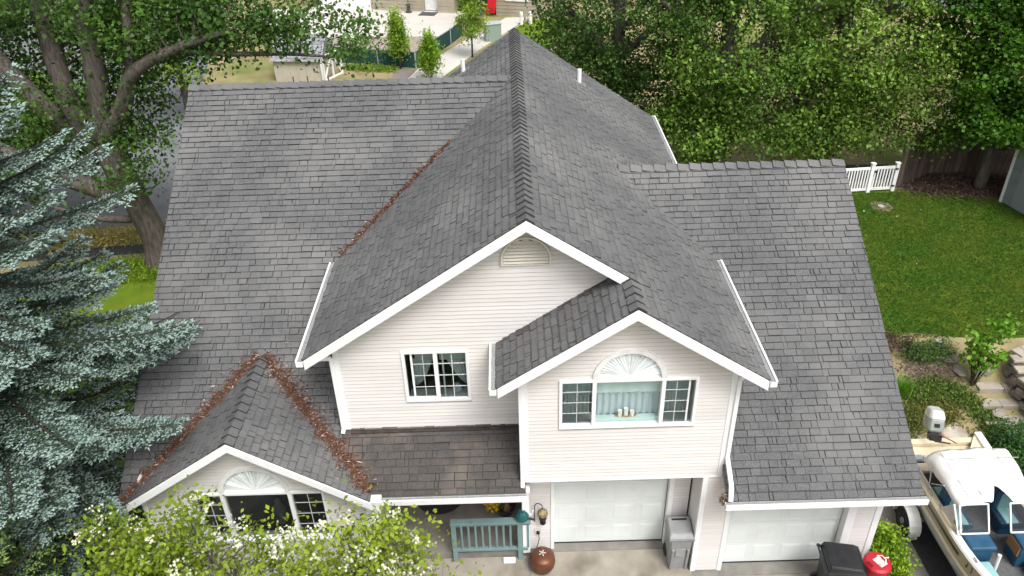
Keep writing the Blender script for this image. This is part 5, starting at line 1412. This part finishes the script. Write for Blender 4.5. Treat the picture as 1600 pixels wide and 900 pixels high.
# fine grass on the lawn
from_poly = np.array(lawn_pts)
P = np.column_stack([RNG.uniform(7.0, 16.2, 90000), RNG.uniform(5.3, 13.2, 90000)])
keep_ = (P[:, 1] < 13.3 - np.maximum(0, P[:, 0] - 13.3) * .38)
P = P[keep_]
gm = leaf_mat('lawn_blade', (.056, .136, .010), (.110, .162, .016), .5, .3, .7, .7, col3=(.145, .170, .022))
o = leaves(np.column_stack([P, np.full(len(P), 1.02)]), .075, gm, 'lawn_blades', None, .1, -1.2, None, .16)
tag(o, 'short grass blades of the garden lawn', None, None, 'stuff')

n = 26
P = np.column_stack([RNG.uniform(7.5, 15.5, n), RNG.uniform(6, 13, n), np.full(n, 1.045)])
tag(leaves(P, .05, mat('fallen_petal', (.62, .62, .50), .8), 'fallen_petals', None, 2.0, 0, None, .7), 'pale petals scattered over the lawn', None, None, 'stuff')
# ================================================================== RIGHT BANK: rocks, steps, stone wall
STONE = mat('field_stone', (.34, .30, .25), .9, (.22, .19, .16), 4, 7, .35, .65, bump=.7, bscale=14, var=.12)
PAVE = mat('paving_stone', (.35, .31, .255), .9, (.25, .22, .18), 3, 7, .35, .65, bump=.4, bscale=20, var=.10)
BLOCK = mat('wall_block', (.25, .225, .20), .95, (.15, .135, .12), 5, 8, .35, .65, bump=1., bscale=14, var=.15)
def rock(name, label, loc, size, seed, m=STONE, parent=None, cat='rock', group=None):
    rr = random.Random(seed); bm = bmesh.new(); bmesh.ops.create_icosphere(bm, subdivisions=3, radius=1)
    for v in bm.verts:
        p = v.co; k = 1 + .16 * math.sin(p.x * 3.1 + seed) * math.cos(p.y * 2.7 + seed * 2) + .10 * math.sin(p.z * 5 + p.x * 4 + seed) + rr.uniform(-.03, .03)
        q = p * k; q.z = max(-.6, min(.55, q.z))
        v.co = Vector((q.x * size[0], q.y * size[1], q.z * size[2]))
    me = bpy.data.meshes.new(name); bm.to_mesh(me); bm.free(); me.materials.append(m)
    o = bpy.data.objects.new(name, me); COL.objects.link(o); o.location = loc; o.rotation_euler = (0, 0, rr.uniform(0, 6))
    if parent: o.parent = parent; return o
    return tag(o, label, cat, group)
rocks = [((9.95, 2.95), (.55, .26, .14), 'pale flat rock lying across the bank above the motor'), ((10.25, 2.75), (.22, .18, .10), 'small pale rock below the flat one'), ((8.75, 2.95), (.30, .17, .09), 'brown rock half buried behind the boat stern'),
         ((9.3, 2.85), (.20, .15, .08), 'rough brown stone between the two larger rocks'), ((9.55, 2.35), (.22, .13, .08), 'low rock beside the stern corner of the boat'), ((8.4, 3.05), (.25, .14, .07), 'narrow rock by the roof corner of the garage')]
PALER = mat('pale_rock', (.50, .44, .37), .9, (.30, .25, .20), 3, 7, .4, .68, bump=.8, bscale=12)
for i, ((x, y), s_, lb) in enumerate(rocks): rock('rock', lb, (x, y, gz(x, y) + s_[2] * .35), s_, 20 + i, PALER if i in (0, 1) else STONE)
for i, ((x, y), s_, lb) in enumerate((((10.42, 4.62), (.24, .17, .06), 'flat stepping stone touching the lawn'), ((10.58, 4.30), (.22, .15, .06), 'second stepping stone by the sapling'), ((11.15, 3.42), (.27, .16, .05), 'pale flagstone lying at the edge of the steps'))):
    rock('stepping_stone', lb, (x, y, gz(x, y) + .05), s_, 40 + i, PAVE, cat='stone')
gl = thing('garden_light', 'small grey garden lamp at the lawn edge', 'lamp', (10.30, 4.95, gz(0, 4.95)))
MB().tube([(0, 0, -.05), (0, 0, .16)], .012, 6).build('stake', BLACK, gl); MB().lathe([(.03, .13), (.07, .18), (.075, .20), (.0, .215)], n=14).build('cap', mat('lamp_grey', (.45, .45, .44), .4), gl)
steps = thing('garden_steps', 'stone paved garden steps climbing to the lawn', 'steps', (11.5, 3.0, 0))
stp = random.Random(5)
for r in range(6):
    y0 = -.62 + r * .36; z = gz(0, 3.0 + y0 + .2) + .03
    x = -.85 + .05 * r; xe = .75 - .22 * max(0, r - 1)
    while x < xe - .1:
        w_ = min(stp.uniform(.38, .62), xe - x)
        MB().box(x + .006, x + w_ - .006, y0 + .004, y0 + .352, z - .22, z + stp.uniform(-.006, .006)).build('paver', PAVE, steps, bevel=.012)
        x += w_
wall = thing('retaining_wall', 'low retaining wall of rough stone blocks beside the steps', 'wall', (12.0, 3.2, 0))
path = [(.35, -1.5), (.02, -.55), (-.32, .55), (-.30, 1.05), (.2, 1.25), (1.6, 1.3)]
seg = []
for i in range(len(path) - 1):
    a, b_ = Vector((*path[i], 0)), Vector((*path[i + 1], 0)); n_ = max(1, round((b_ - a).length / .30))
    for k in range(n_): seg.append((a.lerp(b_, k / n_), a.lerp(b_, (k + 1) / n_)))
for r in range(4):
    for (a, b_) in seg:
        d_ = (b_ - a); c_ = a.lerp(b_, .5 + (.25 if r % 2 else -.05)); an = math.atan2(d_.y, d_.x)
        zz = gz(0, 3.2 + c_.y) * .85 - .05 + .17 * r + .1
        if zz > 1.22: continue
        mm = Matrix.Rotation(an, 3, 'Z')
        MB().obox((c_.x + stp.uniform(-.015, .015), c_.y + stp.uniform(-.015, .015), zz), (d_.length - .012, .26, .16), mm, taper=1.04).build('wall_block', BLOCK, wall, bevel=.03)
for (a, b_) in seg:
    c_ = a.lerp(b_, .5); d_ = b_ - a; zz = gz(0, 3.2 + c_.y) * .85 - .05 + .17 * 3 + .1
    zz = min(zz + .12, 1.27)
    MB().obox((c_.x, c_.y, zz), (d_.length - .01, .30, .07), Matrix.Rotation(math.atan2(d_.y, d_.x), 3, 'Z')).build('cap_stone', PAVE, wall, bevel=.015)
# soil behind the wall
tag(MB().extrude([(12.1, 2.2, .95), (16, 2.2, 1.0), (16, 4.4, 1.15), (12.2, 4.35, 1.15), (11.95, 3.8, 1.12)], (0, 0, -1.2)).build('planting_bed', SOIL), 'planting bed behind the stone wall', None, None, 'structure')
shrub('bed_plant', 'green leafy plant behind the stone wall', (12.35, 3.7, 1.1), [(0, 0, .15, .3, .3, .2, 24)], GC, 40, .09, .06)
# drain cover in the lawn
dc = thing('drain_cover', 'round bare patch with a drain cover in the lawn', 'drain cover', (11.9, 12.25, 1.004))
MB().lathe([(.36, .0), (.34, .012), (.30, .016), (.0, .016)], n=20).build('bare_soil', mat('bare_soil', (.22, .165, .12), .95, (.13, .13, .06), 9), dc); MB().lathe([(.10, .016), (.10, .04), (.0, .045)], (-.02, -.03, 0), 14).build('cap', mat('drain_cap', (.36, .33, .30), .8), dc)

# ================================================================== FENCE, GATE, SHED on the right
FENCEW = mat('old_fence_wood', (.125, .092, .072), .95, (.065, .048, .038), 4, 7, .35, .65, var=.35, bump=.5, bscale=20, stretch=(3, 3, .4))
fence = thing('wooden_fence', 'weathered brown board fence behind the maple', 'fence', (12.85, 13.5, 1))
fp = [(0, 0), (1.6, 1.05), (7.5, 1.15)]
for i in range(2):
    a, b_ = Vector((*fp[i], 0)), Vector((*fp[i + 1], 0)); d_ = (b_ - a); n_ = int(d_.length / .145); u_ = d_.normalized()
    for z in (.35, 1.3): MB().bar(a + Vector((0, .05, z)), b_ + Vector((0, .05, z)), .04, .09).build('fence_rail', FENCEW, fence)
    for k in range(n_):
        c_ = a + u_ * (.145 * (k + .5)); h = 1.72 + random.uniform(-.03, .03)
        MB().obox((c_.x, c_.y, h / 2), (.138, .02, h), Matrix.Rotation(math.atan2(d_.y, d_.x) + random.uniform(-.03, .03), 3, 'Z') @ Matrix.Rotation(random.uniform(-.015, .015), 3, 'Y')).build('fence_board', FENCEW, fence)
gate = thing('picket_gate', 'white vinyl picket gate beside the brown fence', 'gate', (11.2, 13.25, 1), math.radians(4))
gate.scale = (.92, .92, .82)
def gpost(x, h=1.22): MB().box(x - .06, x + .06, -.06, .06, 0, h).build('post', WHITE, gate); MB().box(x - .075, x + .075, -.075, .075, h, h + .04).build('post_cap', WHITE, gate)
gpost(.72); gpost(1.62, 1.18)
for (a, b_) in ((-.35, .66), (.80, 1.55)):
    MB().box(a, b_, -.025, .025, .08, .18).build('rail', WHITE, gate); MB().box(a, b_, -.025, .025, .98, 1.08).build('rail', WHITE, gate)
    n_ = int((b_ - a) / .10)
    for k in range(n_): x = a + (b_ - a) * (k + .5) / n_; MB().box(x - .022, x + .022, -.018, .018, .18, .98).build('picket', WHITE, gate)
MB().box(.66, .78, -.055, .055, 0, 1.2).build('leaf_stile', WHITE, gate) if False else None
MB().box(.80, .86, -.075, -.03, .86, .94).build('latch', BLACK, gate)
for z in (.22, .95): MB().box(1.53, 1.64, -.085, -.062, z, z + .06).build('hinge', BLACK, gate)
SHW = mat('shed_grey_paint', (.20, .235, .245), .7, (.17, .20, .21), 3, var=.06)
shed = thing('garden_shed', 'blue grey garden shed with white corner trim beside the lawn', 'shed', (15.70, 12.30, 1), math.radians(-77))
# local x runs along the wall facing the lawn
for k in range(16):
    z = .05 + k * .125
    MB().add([(0, -.018, z), (2.6, -.018, z), (2.6, -.004, z + .123), (0, -.004, z + .123), (0, .03, z), (2.6, .03, z), (2.6, .03, z + .123), (0, .03, z + .123)], BOXF).build('wall_board', SHW, shed)
MB().box(0, 2.6, .031, 2.2, 0, 2.05).build('wall', SHW, shed); MB().box(-.04, .05, -.035, .05, 0, 2.08).build('corner_trim', WHITE, shed)
MB().box(.42, 1.3, -.03, -.019, .06, 1.85).build('door', mat('shed_door', (.22, .25, .26), .6), shed)
MB().extrude([(-.15, -.15, 2.05), (-.15, 1.1, 2.75), (-.15, 2.35, 2.05)], (2.9, 0, 0)).build('roof', SHINGLE, shed); MB().box(-.16, 2.76, -.19, -.15, 2.0, 2.08).build('fascia', WHITE, shed)

# ================================================================== NEIGHBOUR'S PLOT far behind
ZN = 1.0
sheet('concrete_yard', [(-11.5, 34.0), (-2.35, 33.6), (-2.2, 37.5), (-1.5, 38.6), (-9, 41.2), (-16, 41)], .010, CONC_L, 'pale concrete yard before the tan house', z=ZN)
sheet('gravel_yard', [(-9.5, 29.6), (-4.3, 28.2), (-2.4, 33.55), (-9.5, 33.9)], .008, GRAVEL, 'tan gravel area inside the green fence', z=ZN)
sheet('path', [(-4.6, 26), (-4.15, 27.95), (-1.95, 32.9), (.2, 37.2), (1.6, 37.2), (-1.0, 31.4), (-3.1, 26.0), (-3.4, 24), (-5, 24)], .010, CONC_L, 'pale concrete path beside the green fence', z=ZN)
sheet('grass_strip', [(-3.0, 25.5), (-.9, 31.2), (1.5, 36.5), (4, 36.5), (1, 25.5)], .006, LAWN_L, 'strip of green grass beside the concrete path', z=ZN)
sheet('grass_patch', [(-8.6, 27.0), (-5.2, 26.6), (-4.7, 27.7), (-8.2, 29.2)], .006, DRY, 'rough grass patch beside the pale shed', z=ZN)
sheet('gravel_strip', [(-5.2, 25), (-4.7, 25), (-4.25, 27.9), (-5.3, 28.2)], .009, mat('gravel_grey', (.22, .19, .18), .95, (.15, .13, .12), 14, 6), 'grey gravel strip beside the path', z=ZN)
cover('weeds', 'green weeds along the foot of the green fence', band([(-7.6, 28.3), (-5.4, 27.8)], .22), 1400, .16, MATS['green_grass_blade'], .2, .3, .05, .08)
GF = mat('green_fence_screen', (.010, .052, .046), .85, (.014, .07, .06), 2.5, 4, var=.12, bump=.3, bscale=40)
POSTM = mat('galvanised_post', (.45, .46, .46), .45, metal=.4)
gf = thing('green_fence', 'dark green screened wire fence around the gravel yard', 'fence', (-4.25, 28.1, ZN))
gpts = [(-4.1, 1.35), (-1.9, .58), (0, 0), (1.5, 3.9), (2.05, 5.6), (2.0, 9.0)]
for i in range(len(gpts) - 1):
    a, b_ = Vector((*gpts[i], 0)), Vector((*gpts[i + 1], 0)); n_ = max(1, int((b_ - a).length / 2.0))
    for k in range(n_):
        p, q = a.lerp(b_, k / n_), a.lerp(b_, (k + 1) / n_)
        MB().bar(p + Vector((0, 0, .40)), q + Vector((0, 0, .40)), .015, .74).build('screen_panel', GF, gf)
        MB().tube([p + Vector((0, 0, .80)), q + Vector((0, 0, .80))], .020, 6).build('top_rail', POSTM, gf)
        MB().tube([p - Vector((0, .0, .05)), p + Vector((0, 0, .86))], .032, 8).build('post', POSTM, gf)
gf2 = thing('green_fence', 'short dark green fence below the tan house window', 'fence', (.2, 38.6, ZN))
for (x0, x1) in ((-.9, .6), (.6, 1.9)):
    MB().box(x0, x1, -.01, .01, .05, .80).build('screen_panel', GF, gf2); MB().tube([(x1, 0, -.05), (x1, 0, .86)], .03, 8).build('post', POSTM, gf2)
# utility cabinet, white posts
ub = thing('utility_cabinet', 'grey green utility cabinet behind the tall young tree', 'cabinet', (-.55, 32.6, ZN), math.radians(14))
MB().box(-.42, .42, -.30, .30, 0, .86).build('body', mat('cabinet_green', (.26, .32, .29), .5), ub, bevel=.02); MB().box(-.45, .45, -.33, .33, .86, .92).build('lid', mat('cabinet_lid', (.34, .40, .37), .5), ub, bevel=.02)
MB().box(.421, .435, -.08, .04, .45, .7).build('sign_plate', mat('plate_cream', (.6, .57, .42), .5), ub)
for (x, lb) in ((1.05, 'white bollard nearer the utility cabinet'), (1.55, 'white bollard nearer the small dark tree')):
    bo = thing('bollard', lb, 'bollard', (x, 35.6, ZN), 0, 'white bollards by the path')
    MB().lathe([(.10, -.05), (.10, .62), (.085, .68), (.0, .70)], n=12).build('tube', WHITE, bo); MB().lathe([(.103, .45), (.103, .52), (.10, .52)], n=12).build('band', mat('band_grey', (.5, .5, .5), .5), bo)
# pale shed with gate
ps = thing('pale_shed', 'cream walled shed with grey shingle roof', 'shed', (-10.7, 26.7, ZN), math.radians(-8))
PSW = mat('cream_wall', (.50, .455, .38), .7, (.45, .41, .34), 3)
for k in range(6): MB().box(k * .38, k * .38 + .372, -.012, .02, 0, 1.0).build('wall_panel', PSW, ps)
MB().box(0, 2.28, .021, 2.0, 0, 1.0).build('wall', PSW, ps)
rf = MB().extrude([(-.1, -.12, .98), (-.1, 1.0, 1.95), (-.1, 2.1, .98)], (2.46, 0, 0)).build('roof', mat('shed_roof', (.2, .2, .21), .9), ps)
for r in range(8):
    for k in range(9):
        f0, f1 = r / 8, (r + 1) / 8; x = -.11 + k * .274 + (.12 if r % 2 else 0); xe = min(x + .268, 2.37)
        if xe - x < .05: continue
        def sp_(f, o): return (-.13 + 1.12 * f - .5 * o, .985 + .97 * f + .6 * o)
        (ya, za), (yb_, zb_) = sp_(f0, .035), sp_(f1, .008)
        MB().extrude([(x, ya, za), (xe, ya, za), (xe, yb_, zb_), (x, yb_, zb_)], (0, 0, -.02)).build('shingle', SHED_SH if 'SHED_SH' in globals() else mat('shed_shingle', (.27, .28, .30), .9, (.20, .205, .22), 5, var=.2), rf)
MB().extrude([(2.30, -.12, 0), (2.30, -.12, 1.0), (2.30, 1.0, 1.98), (2.30, 1.0, 1.86), (2.30, -.02, .93), (2.30, -.02, 0)], (.06, 0, 0)).build('barge_board', WHITE, ps)
wg = thing('white_gate', 'white cross braced gate leaning open at the pale shed', 'gate', (-8.35, 26.45, ZN), math.radians(62))
for (a, b_) in (((0, 0, .05), (1.3, 0, .05)), ((0, 0, 1.15), (1.3, 0, 1.15)), ((0, 0, 0), (0, 0, 1.2)), ((1.3, 0, 0), (1.3, 0, 1.2)), ((.65, 0, .05), (.65, 0, 1.15))): MB().bar(a, b_, .07, .07, up=(0, 1, .01)).build('frame_bar', WHITE, wg)
for (a, b_) in (((.02, 0, .08), (.63, 0, 1.12)), ((1.28, 0, .08), (.67, 0, 1.12))): MB().bar(a, b_, .05, .05, up=(0, 1, .01)).build('brace', WHITE, wg)
for (x, lb) in ((-9.6, 'rusty stake below the cream shed wall'), (-8.95, 'rusty stake in the middle of the garden bed'), (-8.0, 'rusty stake beside the white gate')):
    q = MB(); q.bar((x, 25.6, ZN - .1), (x, 25.6, ZN + .55), .05, .03, up=(0, 1, 0)); tag(q.build('garden_stake', mat('rust_stake', (.14, .05, .03), .9)), lb, 'stake', 'stakes in the garden bed')
# tan house
th = thing('tan_house', 'tan sided house with white door behind the concrete yard', 'house', (-8.6, 40.35, ZN), math.radians(-17))
TANS = mat('tan_siding', (.36, .315, .24), .7, (.32, .28, .21), 2, var=.04)
def tboards(x0, x1, z0, z1, y=-.0):
    z = z0
    while z < z1 - .01:
        zt = min(z1, z + .2)
        MB().add([(x0, y - .03, z), (x1, y - .03, z), (x1, y - .008, zt), (x0, y - .008, zt), (x0, y + .02, z), (x1, y + .02, z), (x1, y + .02, zt), (x0, y + .02, zt)], BOXF).build('wall_board', TANS, th); z += .2
for (x0, x1) in ((.6, 4.0), (4.95, 6.0), (8.6, 11.2)): tboards(x0, x1, 0, 3.0)
MB().box(-3, 4.0, .021, 7, 0, 3).build('wall', TANS, th); MB().box(4.95, 6.0, .021, 7, 0, 3).build('wall', TANS, th); MB().box(8.6, 11.2, .021, 7, 0, 3).build('wall', TANS, th); MB().box(4.0, 8.6, 1.6, 7, 0, 3).build('wall', TANS, th)
MB().box(-3, .58, -.02, .02, 0, 3).build('garage_door', WHITE, th)
d_ = MB().box(4.02, 4.93, .3, .36, .05, 2.1).build('door', WHITE, th); MB().lathe([(.03, 0), (.03, .05)], (4.82, .27, 1.0), 8).build('handle', BLACK, d_); MB().box(4.0, 4.95, .365, 1.6, 2.1, 3).build('wall', TANS, th)
MB().box(4.0, 4.95, .36, 1.59, .0, .05).build('threshold', CONC_D, th)
for (x0, x1, z0, z1) in ((2.0, 3.3, 1.1, 2.2), (9.2, 10.6, .85, 2.1)):
    b = MB(); frame(b, x0, x1, z0, z1, .1, -.08, -.031); b.box((x0 + x1) / 2 - .03, (x0 + x1) / 2 + .03, -.075, -.032, z0 + .1, z1 - .1); wd = b.build('window', WHITE, th)
    MB().box(x0 + .1, x1 - .1, -.05, -.034, z0 + .1, z1 - .1).build('pane', mat('far_pane', (.06, .07, .08), .1), wd)
MB().box(6.0, 8.6, 1.45, 1.59, 0, 3).build('wall', mat('store_wall', (.16, .14, .11), .9), th)
MB().box(7.28, 7.42, -.02, .12, 0, 2.6).build('store_post', TANS, th); MB().box(6.0, 8.6, -.02, 1.44, 2.5, 2.6).build('store_ceiling', TANS, th)
MB().extrude([(-3.4, -.6, 2.95), (-3.4, 3.5, 5.0), (-3.4, 7.6, 2.95)], (15, 0, 0)).build('roof', SHINGLE, th)
sh_ = thing('storage_shelf', 'dark shelf unit filled with bins in the open store', 'shelf', (-8.6 + 6.65 * .956 + .15, 40.35 - 6.65 * .292 + .5, ZN), math.radians(-17))
for z in (.25, .75, 1.25, 1.75): MB().box(-.5, .5, 0, .45, z, z + .04).build('shelf_board', BLACK, sh_)
for x in (-.48, .48): MB().box(x - .02, x + .02, 0, .45, 0, 1.9).build('upright', BLACK, sh_)
cols = [(.5, .5, .48), (.45, .40, .05), (.05, .1, .22), (.3, .3, .32), (.6, .58, .5), (.12, .12, .12)]
for z in (.29, .79, 1.29):
    for k in range(3):
        q = MB().box(-.30 + k * .3 - .11, -.30 + k * .3 + .11, .06, .36, 0, .28).build('storage_box', mat('box_%d' % ((k * 2 + int(z * 10)) % 6), cols[(k * 2 + int(z * 10)) % 6], .6), None, bevel=.02)
        q.parent = sh_; q.location = (0, 0, z)
def far_at(lx, ly): a_ = math.radians(-17); return (-8.6 + lx * math.cos(a_) - ly * math.sin(a_), 40.35 + lx * math.sin(a_) + ly * math.cos(a_), ZN)
kb = thing('red_sled', 'red plastic sled leaning at the open store', 'sled', far_at(8.35, -.25), math.radians(-14))
MB().extrude([(-.32, -.02, .25), (.22, -.02, .12), (.40, .10, 1.35), (-.05, .10, 1.45)], (0, .10, 0)).build('shell', mat('sled_red', (.55, .012, .02), .4), kb, bevel=.04)
MB().tube([(-.25, -.06, .5), (.2, -.06, .42)], .02, 6).build('strap', BLACK, kb)
for k, (lx, col_, lb) in enumerate(((7.62, (.03, .10, .28), 'blue tub on the store floor'), (7.95, (.28, .18, .09), 'brown box beside the blue tub'), (8.12, (.7, .52, .08), 'yellow toy beside the red sled'))):
    tt = thing('stored_tub', lb, 'tub', far_at(lx, .1), math.radians(-14)); loft([(0, 0, 0, .22, .22), (.32, 0, 0, .28, .28), (.34, 0, 0, .26, .26)], 'tub', mat('tub_%d' % k, col_, .5), tt); MB().box(-.12, .12, -.12, .12, .341, .37).build('lid', mat('tub_%d' % k, col_, .5), tt)
bb = thing('hose_stand', 'dark hose stand at the foot of the tan wall', 'stand', far_at(3.2, -.35))
MB().lathe([(.16, 0), (.2, .06), (.1, .1), (.1, .4), (.18, .45), (.15, .5), (.0, .5)], n=12).build('reel', mat('hose_dark', (.06, .06, .05), .8), bb); MB().tube([(.0, 0, .5), (0, 0, .75), (.12, 0, .8)], .02, 6).build('handle', BLACK, bb)
dmx = MB().obox((0, 0, 0), (1.0, .8, .02)); q = dmx.build('doormat', mat('mat_dark', (.07, .07, .07), .95)); q.location = (*far_at(4.5, -.5)[:2], ZN + .025); q.rotation_euler = (0, 0, math.radians(-14)); tag(q, 'dark doormat before the white door', 'doormat')
# pale building across the street, seen through the cottonwood
wb = thing('white_house', 'white house far across the street', 'house', (-34, 66, 1), math.radians(8))
MB().box(-12, 12, 0, 9, 0, 4.2).build('wall', WHITE, wb); MB().extrude([(-12.6, -.7, 4.1), (-12.6, 4.5, 6.8), (-12.6, 9.7, 4.1)], (25.2, 0, 0)).build('roof', SHINGLE, wb)
for x in (-8, -3, 2.5, 7):
    wd = MB().box(x, x + 1.6, -.06, .0, 1.2, 2.6).build('window', WHITE_D, wb); MB().box(x + .12, x + 1.48, -.07, -.061, 1.3, 2.5).build('pane', MATS['far_pane'], wd)
